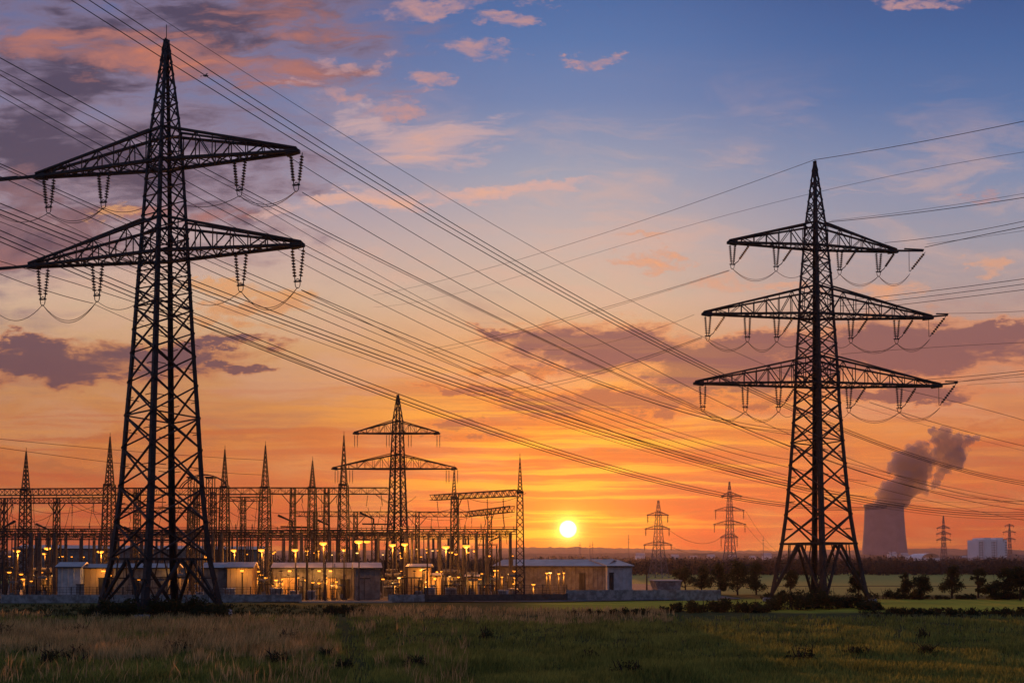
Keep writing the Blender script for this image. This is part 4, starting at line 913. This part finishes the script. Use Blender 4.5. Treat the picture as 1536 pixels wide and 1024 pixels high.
# concrete tank
tr = empty('water_tank', (XH(998, 92), 92, 0), 'low grey concrete tank behind the right wall', 'tank')
q = MB(); xl, xr = XH(979, 92), XH(1018, 92); zt = ZH(871, 92)
q.v = [Vector(p) for p in ((xl+.7, 91, 0), (xr-.1, 91, 0), (xr-.1, 94, 0), (xl+.7, 94, 0), (xl, 90.7, zt), (xr, 90.7, zt), (xr, 94.2, zt), (xl, 94.2, zt))]; q.f = [(0, 1, 5, 4), (1, 2, 6, 5), (2, 3, 7, 6), (3, 0, 4, 7), (4, 5, 6, 7)]
q.build('basin', M['concrete'], tr, tr.location); q = MB(); q.box(((xl+xr)/2, 92.4, zt+.08), (xr-xl+.2, 3.8, .12)); q.build('rim', M['roof'], tr, tr.location)
# canopy
cr_ = empty('canopy', (XH(618, 83), 83, 0), 'dark flat canopy on posts in front of the cream hut', 'canopy')
for px in (607, 617, 629):
    q = MB(); q.bar((XH(px, 83), 83, 0), (XH(px, 83), 83, 2.55), .14); q.build('post', M['dark'], cr_, cr_.location)
q = MB(); q.box((XH(618, 83), 83.4, 2.62), (2.2, 1.6, .12)); q.build('roof', M['dark'], cr_, cr_.location)
# long pale hall behind the bus gantries
building('long_hall', 20, 150, 395, 165, 14, 7.2, .8, 'long pale grey hall behind the gantries on the left', 'hall', m='clad', ribs=False)

# ------------------------------------------------------------------ substation: masts with spires, gantries
def mast(px, top, Y, hwpx, shoulder, label, w=.12):
    """square lattice column to the shoulder row, then a spire"""
    b_ = HOR+CAMH*F/Y; z0, zs_, zt = 0, ZH(shoulder, Y), ZH(top, Y); hw0 = hwpx*1.25/F*Y; hw1 = hwpx/F*Y*.8
    x = XH(px, Y); o = Vector((x, Y, 0)); root = empty('lattice_mast', o, label, 'mast', 'lightning masts of the substation')
    def C(k, z):
        r_ = hw0+(hw1-hw0)*z/zs_ if z <= zs_ else hw1*.72*(1-(z-zs_)/(zt-zs_))+.03
        return Vector((x+r_*(1, -1, -1, 1)[k % 4]*.95+0, Y+r_*(1, 1, -1, -1)[k % 4]*.95, z))
    nz_ = 15; zz = [zs_*k/nz_ for k in range(nz_+1)]; up_ = [zs_+(zt-zs_)*.86*(k/8) for k in range(9)]
    for k in range(4):
        q = MB(); q.bar(C(k, 0), C(k, zs_), w*1.35, w); q.build('leg', M['steel2'], root, o)
    q = MB()
    for a, c_ in zip(zz, zz[1:]):
        for k in range(4): q.bar(C(k, a), C(k+1, c_), w*.55); q.bar(C(k+1, a), C(k, c_), w*.55); 
    for k in range(4): q.bar(C(k, zs_), C(k+1, zs_), w*1.6)
    q.build('bracing', M['steel2'], root, o)
    q = MB()
    for k in range(4): q.bar(C(k, zs_+.01), C(k, zt-.05), w*.9, w*.5)
    for a, c_ in zip(up_, up_[1:]):
        for k in range(4): q.bar(C(k, a), C(k+1, c_), w*.45); q.bar(C(k+1, a), C(k, c_), w*.45)
    sp_ = q.build('spire', M['steel2'], root, o)
    q = MB(); q.tube([(x, Y, zt-.2), (x, Y, zt+.5)], .03, 5); q.build('rod', M['steel2'], sp_, o)
    return root
YM = 100
for px, top, Y, hw_, sh_, lab in [
  (37, 676, 104, 6.2, 735, 'spired lattice mast nearest the left edge of the substation'), (163, 654, 96, 7.5, 727, 'tall spired lattice mast left of the left pylon'), (336, 673, 102, 6.2, 730, 'spired lattice mast just right of the left pylon'),
  (397, 667, 98, 7.5, 731, 'spired lattice mast, second one right of the left pylon'), (468, 690, 102, 6, 731, 'shorter spired lattice mast, third one right of the left pylon'), (515, 652, 95, 7.5, 727, 'tall spired lattice mast left of the middle pylon'),
  (681, 702, 108, 5.5, 746, 'spired lattice mast under the right arm of the middle pylon'), (780, 686, 84, 5.5, 738, 'spired lattice mast at the right end of the gantries beside the sun')]:
    mast(px, top, Y, hw_, sh_, lab)
def lattice_beam(q, a, b_, h, w, bay=None, c=.09):
    a = Vector(a); b_ = Vector(b_); d = (b_-a); L = d.length; d.normalize(); s_ = Vector((-d.y, d.x, 0)).normalized()*w/2; u_ = Vector((0, 0, h/2)); n_ = max(2, int(L/(bay or h*1.1)))
    for sg in (-1, 1):
        for ug in (-1, 1): q.bar(a+s_*sg+u_*ug, b_+s_*sg+u_*ug, c)
    for k in range(n_):
        p0 = a.lerp(b_, k/n_); p1 = a.lerp(b_, (k+1)/n_)
        for sg in (-1, 1): q.bar(p0+s_*sg-u_, p1+s_*sg+u_, c*.6) if k % 2 else q.bar(p0+s_*sg+u_, p1+s_*sg-u_, c*.6); q.bar(p1+s_*sg-u_, p1+s_*sg+u_, c*.5)
        q.bar(p0+s_+u_, p1-s_+u_, c*.5); q.bar(p0+s_-u_, p1-s_-u_, c*.5)
def gantry(pa, Ya, ya, pb, Yb, yb, h, cols, label, drops=6, name='beam_gantry', seed=1, cw=.55):
    a = P(pa, ya, Ya); b_ = P(pb, yb, Yb); o = Vector((a.x, a.y, 0)); root = empty(name, o, label, 'gantry', 'lattice gantries of the substation'); rs = random.Random(seed)
    q = MB(); lattice_beam(q, a, b_, h, h*.9); bo = q.build('beam', M['steel2'], root, o)
    d = (b_-a).normalized()
    for f_ in cols:
        p = a.lerp(b_, f_); q = MB(); w_ = cw
        for sx_ in (-1, 1):
            for sy_ in (-1, 1): q.bar((p.x+sx_*w_*.75, p.y+sy_*w_*.75, 0), (p.x+sx_*w_*.5, p.y+sy_*w_*.5, p.z+h/2), .11)
        nz_ = 12
        for k in range(nz_):
            z0, z1 = p.z*k/nz_, p.z*(k+1)/nz_; w0, w1 = w_*(.75-.25*k/nz_), w_*(.75-.25*(k+1)/nz_)
            for sy_ in (-1, 1): q.bar((p.x-w0, p.y+sy_*w0, z0), (p.x+w1, p.y+sy_*w1, z1), .06); q.bar((p.x+w0, p.y+sy_*w0, z0), (p.x-w1, p.y+sy_*w1, z1), .06)
            for sx_ in (-1, 1): q.bar((p.x+sx_*w0, p.y-w0, z0), (p.x+sx_*w1, p.y+w1, z1), .06)
        for s_ in (-1, 1): q.bar(p-Vector((0, 0, 2.2)), p+d*s_*1.6-Vector((0, 0, h/2)), .09)
        q.build('column', M['steel2'], root, o)
    for k in range(drops):
        p = a.lerp(b_, (k+.5+rs.uniform(-.25, .25))/drops)-Vector((0, 0, h/2)); L_ = rs.uniform(1.2, 2.2)
        ins_string(p, p-Vector((rs.uniform(-.3, .3), 0, L_)), .1, 7, 6).build('insulator_string', M['ins'], bo, o)
        j_ = MB(); q0 = p-Vector((0, 0, L_)); j_.tube(sagline(q0, q0+Vector((rs.uniform(-1.5, 1.5), rs.uniform(-1, 1), -rs.uniform(2.5, 4.5))), .25, 6), .03, 5); j_.build('dropper_cable', M['wire'], bo, o)
    return root
gantry(-30, 104, 738, 160, 98, 737, .9, (), 'upper lattice beam crossing the left edge to the tall left mast', 6, seed=1)
gantry(-30, 112, 751, 160, 106, 750, .8, (.2, .62), 'lower lattice beam at the left edge behind the first one', 6, seed=2)
gantry(166, 98, 737, 398, 100, 736, .9, (.17, .55, .66), 'lattice beam running behind the left pylon', 8, seed=3)
gantry(400, 100, 736, 582, 98, 736, .85, (.22, .5), 'lattice beam ending at the middle pylon', 8, seed=4)
gantry(330, 108, 748, 400, 108, 748, .6, (.5,), 'short lower lattice beam between two masts right of the left pylon', 3, seed=5)
gantry(443, 122, 770.5, 700, 118, 771, .8, (.12, .36, .72), 'lower far lattice beam behind the middle pylon', 8, seed=6)
gantry(700, 118, 771, 768, 100, 763, .8, (.55,), 'lower lattice beam climbing towards the right end mast', 3, seed=7)
gantry(648, 106, 746, 777, 85, 739, .75, (.33,), 'upper lattice beam reaching the right end mast beside the sun', 5, seed=8)
gantry(180, 118, 765, 330, 118, 765, .7, (.3, .7), 'far lattice beam low behind the left pylon', 5, seed=9)
# arched portal behind the left pylon
pr = empty('portal_gantry', (XH(300, 110), 110, 0), 'portal with a curved top bar seen through the right leg of the left pylon', 'gantry'); po_ = Vector(pr.location)
for px in (289, 316):
    p = P(px, 716, 110); q = MB()
    for sx_ in (-1, 1):
        for sy_ in (-1, 1): q.bar((p.x+sx_*.5, 110+sy_*.5, 0), (p.x+sx_*.45, 110+sy_*.45, p.z), .11)
    for k in range(14):
        z0, z1 = p.z*k/14, p.z*(k+1)/14; q.bar((p.x-.5, 109.5, z0), (p.x+.5, 109.5, z1), .06); q.bar((p.x+.5, 109.5, z0), (p.x-.5, 109.5, z1), .06)
    q.box((p.x, 110, p.z), (1.3, 1.3, .2)); q.build('column', M['steel2'], pr, po_)
a, b_ = P(272, 733, 110), P(346, 733, 110)
q = MB(); pts = [a.lerp(b_, k/14)+Vector((0, 0, 2.1*math.sin(math.pi*k/14)**.7)) for k in range(15)]; q.tube(pts, .09, 6); q.tube([p_-Vector((0, .8, 0)) for p_ in pts], .07, 6); q.build('curved_bar', M['steel2'], pr, po_)

# standing bus gantries: a long beam on many concrete posts
def busbar(pa, pb, Y, row, label, pitch, seed, tube_top=True, band=.26, pw=.3, lower=None, Yb=None):
    rs = random.Random(seed); Yb = Yb or Y; a = P(pa, row, Y); b_ = P(pb, row, Yb); o = Vector((a.x, a.y, 0)); root = empty('bus_gantry', o, label, 'gantry', 'bus gantries on concrete posts')
    q = MB(); q.bar(a, b_, .3, .3, band*.45); lattice_beam(q, a+Vector((0, .3, 0)), b_+Vector((0, .3, 0)), band*2.2, .6, 1.0, .07); L = (b_-a).length
    k = .4
    while k < L: c_ = a.lerp(b_, k/L); q.bar(c_+Vector((0, -.3, band/2)), c_+Vector((0, .9, band/2)), .12); k += 1.3
    if lower: q.bar(a-Vector((0, -.1, lower)), b_-Vector((0, -.1, lower)), .22, .22, band*.5)
    q.bar(a+Vector((0, 0, band/2+.45)), b_+Vector((0, 0, band/2+.45)), .07); q.bar(a+Vector((0, .8, band/2+.25)), b_+Vector((0, .8, band/2+.25)), .06)
    bo = q.build('beam', M['steel2'], root, o)
    k = rs.uniform(0, pitch)
    while k < L:
        c_ = a.lerp(b_, k/L); w_ = pw*rs.choice((.55, .8, 1, 1, 1.5)); q = MB(); q.lathe((c_.x, c_.y, 0), (0, 0, 1), [(0, w_*.6), (c_.z-band/2, w_*.42)], 8); q.build('post', M['post'], root, o); k += pitch*rs.uniform(.5, 1.5)
    k = rs.uniform(0, 1)
    while k < L:
        c_ = a.lerp(b_, k/L)+Vector((0, 0, band/2)); hh = rs.uniform(.45, 1.0)
        ins_string(c_, c_+Vector((0, 0, hh)), .11, 4, 6).build('post_insulator', M['ins'], bo, o); k += rs.uniform(.5, 2.0)
    return root
busbar(-25, 180, 90, 796.5, 'front bus gantry at the left edge of the yard', 1.5, 21, lower=1.0)
busbar(180, 385, 91, 798, 'front bus gantry behind the left pylon', 1.6, 22, lower=1.0)
busbar(385, 600, 92, 798.5, 'front bus gantry above the control building', 1.5, 23, lower=.9)
busbar(600, 775, 91, 797, 'front bus gantry right of the middle pylon with widely spaced posts', 1.1, 24, Yb=89, pw=.42)
busbar(-25, 250, 108, 803, 'second bus gantry at the left behind the front one', 1.9, 25)
busbar(250, 520, 110, 802, 'second bus gantry in the middle behind the front one', 1.9, 26)
busbar(520, 768, 110, 803, 'second bus gantry below the sun side', 1.8, 27)
busbar(-25, 390, 128, 806, 'rear bus gantry across the left half of the yard', 3.0, 28)
busbar(390, 740, 130, 806, 'rear bus gantry across the right half of the yard', 2.6, 29)

# ------------------------------------------------------------------ substation: equipment prototypes and copies
def disconnector():
    r_ = empty('disconnector', (0, 0, 0), 'small disconnector switch with brown insulators on a steel stand', 'disconnector', 'disconnector switches in the yard')
    q = MB()
    for x in (-1, 1): q.bar((x, 0, 0), (x, 0, 2.2), .14); q.bar((x, 0, 0), (x*.2, 0, 2.2), .06)
    q.bar((-1.4, 0, 2.25), (1.4, 0, 2.25), .16); q.build('stand', M['steel2'], r_)
    for x in (-1.1, 0, 1.1): ins_string((x, 0, 2.3), (x, 0, 3.6), .13, 8, 7).build('insulator', M['ins'], r_)
    q = MB(); q.tube([(-1.1, 0, 3.65), (-.1, 0, 3.7), (.6, 0, 4.5)], .045, 6); q.tube([(1.1, 0, 3.65), (.3, 0, 3.66)], .045, 6); q.build('switch_arm', M['steel'], r_); return r_
def breaker():
    r_ = empty('circuit_breaker', (0, 0, 0), 'circuit breaker with upright insulator and control box', 'circuit breaker', 'circuit breakers in the yard')
    q = MB(); q.bar((0, 0, 0), (0, 0, 1.3), .3); q.box((0, -.25, .95), (.7, .5, .8)); q.build('cabinet', M['trans'], r_)
    ins_string((0, 0, 1.3), (0, 0, 3.0), .17, 9, 8).build('insulator', M['ins'], r_)
    q = MB(); q.tube([(-.75, 0, 3.3), (.75, 0, 3.3)], .16, 8); q.box((0, 0, 3.1), (.3, .3, .3)); q.build('head', M['trans'], r_); return r_
def transformer():
    r_ = empty('power_transformer', (0, 0, 0), 'grey power transformer with radiator fins and bushings', 'transformer', 'power transformers in the yard')
    q = MB(); q.box((0, 0, 1.4), (3.2, 1.8, 2.2)); q.box((0, 0, .2), (3.6, 2.2, .3)); q.box((0, 0, 2.56), (3.3, 1.9, .12)); q.build('tank', M['trans'], r_)
    q = MB()
    for k in range(11): q.box((-1.4+k*.28, -1.12, 1.4), (.06, .45, 1.7))
    q.build('radiator', M['trans'], r_); q = MB(); q.tube([(-1.2, .3, 3.35), (1.2, .3, 3.35)], .3, 12); q.bar((-.9, .3, 2.6), (-.9, .3, 3.1), .1); q.bar((.9, .3, 2.6), (.9, .3, 3.1), .1); q.build('conservator', M['trans'], r_)
    for x in (-.9, 0, .9): ins_string((x, -.4, 2.6), (x*1.25, -.7, 3.9), .14, 8, 8).build('bushing', M['ins'], r_)
    return r_
def pillar():
    r_ = empty('support_insulator', (0, 0, 0), 'upright brown insulator column on a slim post', 'insulator column', 'insulator columns in the yard')
    q = MB(); q.lathe((0, 0, 0), (0, 0, 1), [(0, .12), (2.4, .09)], 8); q.build('post', M['steel2'], r_)
    ins_string((0, 0, 2.4), (0, 0, 4.3), .13, 11, 7).build('insulator', M['ins'], r_)
    q = MB(); q.lathe((0, 0, 4.3), (0, 0, 1), [(0, .1), (.05, .26), (.16, .26), (.2, .08)], 8); q.build('cap', M['steel'], r_); return r_
def cabinet():
    r_ = empty('control_cabinet', (0, 0, 0), 'low pale control cabinet standing on the yard', 'cabinet', 'control cabinets in the yard')
    q = MB(); q.box((0, 0, .75), (1.3, .7, 1.3)); q.box((0, 0, 1.45), (1.45, .85, .08)); q.box((0, 0, .06), (1.4, .8, .12)); q.build('housing', M['white'], r_)
    q = MB(); q.box((-.31, -.36, .78), (.58, .03, 1.1)); q.box((.31, -.36, .78), (.58, .03, 1.1)); q.build('doors', M['clad'], r_); return r_
def tmast():
    r_ = empty('switch_column', (0, 0, 0), 'tall T-shaped switch column with a raised contact arm', 'switch column', 'tall switch columns in the yard')
    q = MB()
    for sx_ in (-1, 1):
        for sy_ in (-1, 1): q.bar((sx_*.35, sy_*.35, 0), (sx_*.22, sy_*.22, 10.4), .09)
    for k in range(12): q.bar((-.3, -.3, k*.86), (.3, -.3, k*.86+.86), .05); q.bar((.3, -.3, k*.86), (-.3, -.3, k*.86+.86), .05)
    q.build('column', M['steel2'], r_); q = MB(); q.bar((-1.8, 0, 10.5), (3, 0, 10.5), .22); q.bar((-2.2, 0, 12.3), (.1, 0, 11.3), .35, .2); q.bar((0, 0, 10.5), (0, 0, 11.4), .25); q.build('contact_arm', M['steel2'], r_)
    for x in (1.4, 2.9): ins_string((x, 0, 10.4), (x, 0, 8.6), .13, 8, 6).build('insulator', M['ins'], r_)
    return r_
rs = random.Random(77)
def place(protof, spots):
    p_ = protof(); spots = [q_ for q_ in spots if free(q_[0], q_[1])]
    for i_, (px, Y, rz) in enumerate(spots):
        o = p_ if i_ == 0 else copy_tree(p_); o.location = (XH(px, Y), Y, .1); o.rotation_euler.z = rz; o.scale = (sc_:=rs.uniform(.62, 1.0), sc_, sc_)
rz_ = lambda: rs.uniform(-.5, .5)
place(disconnector, [(px+rs.uniform(-8, 8), rs.choice((85, 89, 95, 103)), rz_()) for px in range(12, 790, 26)])
place(breaker, [(px+rs.uniform(-9, 9), rs.choice((84, 87, 92, 101)), rz_()) for px in range(24, 780, 31)])
place(pillar, [(px+rs.uniform(-7, 7), rs.choice((86, 90, 94, 98, 112)), 0) for px in range(6, 785, 12)])
place(transformer, [(60, 93, .2), (190, 91, 0), (262, 95, -.2), (432, 92, .1), (492, 90, 0), (590, 90, .3), (676, 91, 0), (742, 93, -.2)])
place(cabinet, [(px+rs.uniform(-10, 10), rs.choice((83, 85, 88)), rz_()) for px in range(30, 790, 24)])
place(tmast, [(72, 100, 0), (203, 104, 0), (438, 104, .4), (493, 112, -.3), (560, 118, .3), (735, 112, 3.0), (262, 114, .2), (6, 104, 2.9)])
# smaller gear standing close behind the wall, in front of the sheds
def front_row(protof, xs_, Y_):
    p_ = protof(); sp = [px for px in xs_ if free(px, Y_, 1)]
    for i_, px in enumerate(sp):
        o = p_ if i_ == 0 else copy_tree(p_); o.location = (XH(px, Y_), Y_+rs.uniform(-.2, .2), .1); o.rotation_euler.z = rz_(); k_ = rs.uniform(.45, .8); o.scale = (k_, k_, k_)
front_row(pillar, [px+rs.uniform(-4, 4) for px in range(385, 735, 17)]+[px for px in range(10, 85, 15)], 82.6)
front_row(breaker, [px+rs.uniform(-6, 6) for px in range(392, 735, 29)]+[20, 48, 186, 214, 240], 83.2)
front_row(disconnector, [px+rs.uniform(-6, 6) for px in range(400, 530, 37)]+[590, 680, 730, 230, 200, 62], 83.6)
for k in range(26):
    px = rs.choice([rs.uniform(0, 84), rs.uniform(164, 300), rs.uniform(382, 530), rs.uniform(382, 530), rs.uniform(576, 780), rs.uniform(576, 780)]); Y = rs.uniform(82.2, 83.4); z_ = rs.uniform(2.4, 6.5); x = XH(px, Y)
    pr = empty('slim_rod', (x, Y, .1), 'slim bare rod standing in the yard', 'rod', 'slim rods in the yard'); q = MB(); q.lathe((x, Y, .1), (0, 0, 1), [(0, .06), (z_, .035)], 6); q.build('shaft', M['steel2'], pr, (x, Y, .1)); q = MB(); q.box((x, Y, .2), (.3, .3, .2)); q.build('base_block', M['post'], pr, (x, Y, .1))
# thin lines inside the yard
for k in range(16):
    px = rs.uniform(-10, 700); px2 = px+rs.uniform(60, 150); y0 = rs.choice((741, 748, 755, 764, 772)); Ya = rs.uniform(95, 120)
    a, b_ = P(px, y0, Ya), P(px2, y0+rs.uniform(-8, 22), Ya+rs.uniform(-8, 8)); q = MB(); q.tube(sagline(a, b_, rs.uniform(.5, 1.6), 10), .03, 5)
    tag(q.build('yard_cable', M['wire'], None, a), 'thin slack wire strung between the gantries', 'power cable', 'slack wires inside the yard')

# ------------------------------------------------------------------ yard lamps
def lamp_post(px, py, Y, label, kind='tall', power=0, col_=(1, .31, .035), size=.3, twin=False):
    for a, b_, c_, d_ in BLD:
        if a < px < b_ and c_ < Y < d_: Y = c_-.3
    head = P(px, py, Y); o = Vector((head.x, Y, 0)); root = empty('yard_lamp', o, label, 'lamp', 'lamps of the substation')
    q = MB(); q.lathe(o, (0, 0, 1), [(0, .16), (.3, .15), (.35, .1), (head.z+.12, .065)], 8); q.build('pole', M['post'], root, o)
    offs = (0, .92) if twin else (0,)
    for dx in offs:
        c_ = head+Vector((dx, -.25, 0)); q = MB(); q.lathe(c_+Vector((0, 0, .1)), (0, 0, 1), [(0, size*.85), (.06, size*.6), (.1, size*.2)], 10); q.bar(head+Vector((0, 0, .28)), c_+Vector((0, 0, .28)), .08); hd = q.build('lamp_head', M['dark'], root, o)
        sz_ = size*(1 if dx == 0 else .75)
        q = MB(); q.lathe(c_-Vector((0, 0, sz_*.5)), (0, 0, 1), [(0, sz_*.3), (sz_*.15, sz_*.75), (sz_*.4, sz_), (sz_*.65, sz_*.95), (sz_*.72, sz_*.8)], 12); bo = q.build('bulb', M['lamp' if kind != 'white' else 'lamp_w'], hd, o)
    if power:
        L_ = bpy.data.lights.new('yard_lamp_light', 'POINT'); L_.energy = power; L_.color = col_; L_.shadow_soft_size = .25
        lo_ = bpy.data.objects.new('yard_lamp_light', L_); col.objects.link(lo_); lo_.parent = root; lo_.location = head-o+Vector((0, -.25, -.55))
    return root
LP = [(27, 826, 92, 1), (73, 822, 93, 1), (152, 827, 94, 1), (352, 825, 92, 1), (393, 824.5, 88, 1), (443.5, 824.5, 88, 1), (485.6, 814.5, 86, 1.15), (517, 824, 98, 1), (589, 817, 90, 1.1), (607.5, 816, 90, 1.1), (669, 820, 88, 1.2), (699.7, 818.5, 87, 1.2), (676.5, 828, 104, .8), (713, 826, 96, .8), (641.7, 828, 92, .55), (461, 826, 98, .6), (478, 826, 108, .5), (175, 831.7, 108, .8), (68, 830, 116, .8), (310, 830, 110, .6)]
names_ = ['nearest the left edge', 'second from the left edge', 'left of the left pylon behind the shed', 'half hidden right of the left pylon', 'above the yellow-lit shed', 'over the left end of the control building', 'tall and bright over the control building', 'dim, left of the twin lamp', 'left of the pair before the middle pylon', 'right of the pair before the middle pylon', 'bright, left of the two right of the middle pylon', 'bright, right of the two right of the middle pylon', 'small, between the two bright right-hand lamps', 'small, just right of the bright right-hand lamp', 'tiny, on a dark pole right of the middle pylon', 'tiny pale, over the control building roof', 'tiny far pale, over the control building roof', 'inside the left pylon legs at left', 'far, above the second lamp from the left', 'far, behind the right leg of the left pylon']
for (px, py, Y, s_), nm in zip(LP, names_): lamp_post(px, py, Y, 'orange yard lamp '+nm, 'tall', 420*s_, size=.38*s_)
lamp_post(538.7, 812, 82, 'tall pale pole with two glowing orange lamps beside the driveway', 'tall', 420, size=.46, twin=True)
LOW = [(146, 859.6, 91), (154, 859.6, 91), (36.5, 868, 88), (49, 871, 86), (53, 866.6, 94), (63.6, 866, 96), (175, 853, 95), (226, 858, 92), (243, 864, 90), (282, 862, 93), (386, 866, 90), (400, 866, 91), (414, 857, 95), (417, 862, 92), (415, 869.5, 89), (448, 866, 88), (474.6, 855.5, 98), (514.7, 855, 98), (490, 866, 90), (480, 866, 93), (599, 866, 88), (602, 856, 100), (656, 857, 94), (681.7, 855, 94), (675, 864, 90), (688, 865, 90), (742.5, 855, 92), (753, 865, 90), (765, 863, 90), (771, 856, 92), (772, 866, 88), (820, 859, 90), (825, 858.5, 91), (845.6, 858.8, 91), (838, 860, 97), (575, 868, 92), (640, 872, 88), (720, 868, 90), (800, 876, 87), (109, 834.6, 120), (90.5, 835, 122), (126, 835, 120), (55, 836, 118), (16, 834, 118), (262, 835, 120), (424, 868, 86), (505, 872, 90), (210, 868, 88), (312, 862, 100), (470, 873, 87)]
rl = random.Random(5)
LOW += [(rl.choice([rl.uniform(5, 84), rl.uniform(160, 300), rl.uniform(380, 790), rl.uniform(380, 790)]), rl.uniform(852, 880), rl.uniform(83, 112)) for _ in range(40)]
LOW += [(rl.uniform(5, 770), rl.uniform(822, 838), rl.uniform(98, 124)) for _ in range(26)]
for k, (px, py, Y) in enumerate(LOW):
    r_ = lamp_post(px, py, Y, 'small low lamp glowing among the yard equipment', 'white' if k % 4 == 0 else 'low', (170 if (k < 50 and (k % 2 == 0 or k in (31, 33))) else (130 if k % 9 == 0 else 0)), size=.15+.07*((k*7) % 3)/2)
    r_['group'] = 'small lamps among the yard equipment'
# darker poles standing by the wall
for px, top, Y, lab in [(460, 823, 82, 'slim dark pole left of the driveway'), (445, 853, 80.5, 'short slim pole before the wall left of the driveway'), (488, 845, 81, 'dark pole at the driveway'), (641, 838, 80.5, 'dark pole before the dull wall'), (970, 846, 86, 'thin pole left of the tank'), (1362, 861, 100, 'thin pole in the far field right of the pylon'), (5, 828, 79, 'dark pole at the left edge of the wall'), (745, 820, 84, 'slim pole left of the right end mast')]:
    p = P(px, top, Y); pr = empty('utility_pole', (p.x, Y, 0), lab, 'pole', 'slim poles'); q = MB(); q.lathe((p.x, Y, 0), (0, 0, 1), [(0, .11), (p.z, .07)], 8); q.build('pole_shaft', M['steel2'], pr, (p.x, Y, 0))
    q = MB(); q.lathe((p.x, Y, p.z), (0, 0, 1), [(0, .12), (.08, .12), (.16, .03)], 8); q.build('cap', M['steel2'], pr, (p.x, Y, 0))

# ------------------------------------------------------------------ haze
q = MB(); q.box((0, 1150, 184), (4600, 3600, 372)); hz = q.build('haze', M['dark']); hz.data.materials.clear()
hm = bpy.data.materials.new('haze air'); hm.use_nodes = True; nt = hm.node_tree; nt.nodes.clear()
pv = nt.nodes.new('ShaderNodeVolumePrincipled'); pv.inputs['Color'].default_value = (.60, .54, .74, 1); pv.inputs['Density'].default_value = .00013; pv.inputs['Anisotropy'].default_value = .60
po = nt.nodes.new('ShaderNodeOutputMaterial'); nt.links.new(pv.outputs[0], po.inputs['Volume']); hz.data.materials.append(hm)
tag(hz, 'thin evening haze over the whole landscape', 'haze', kind='stuff')
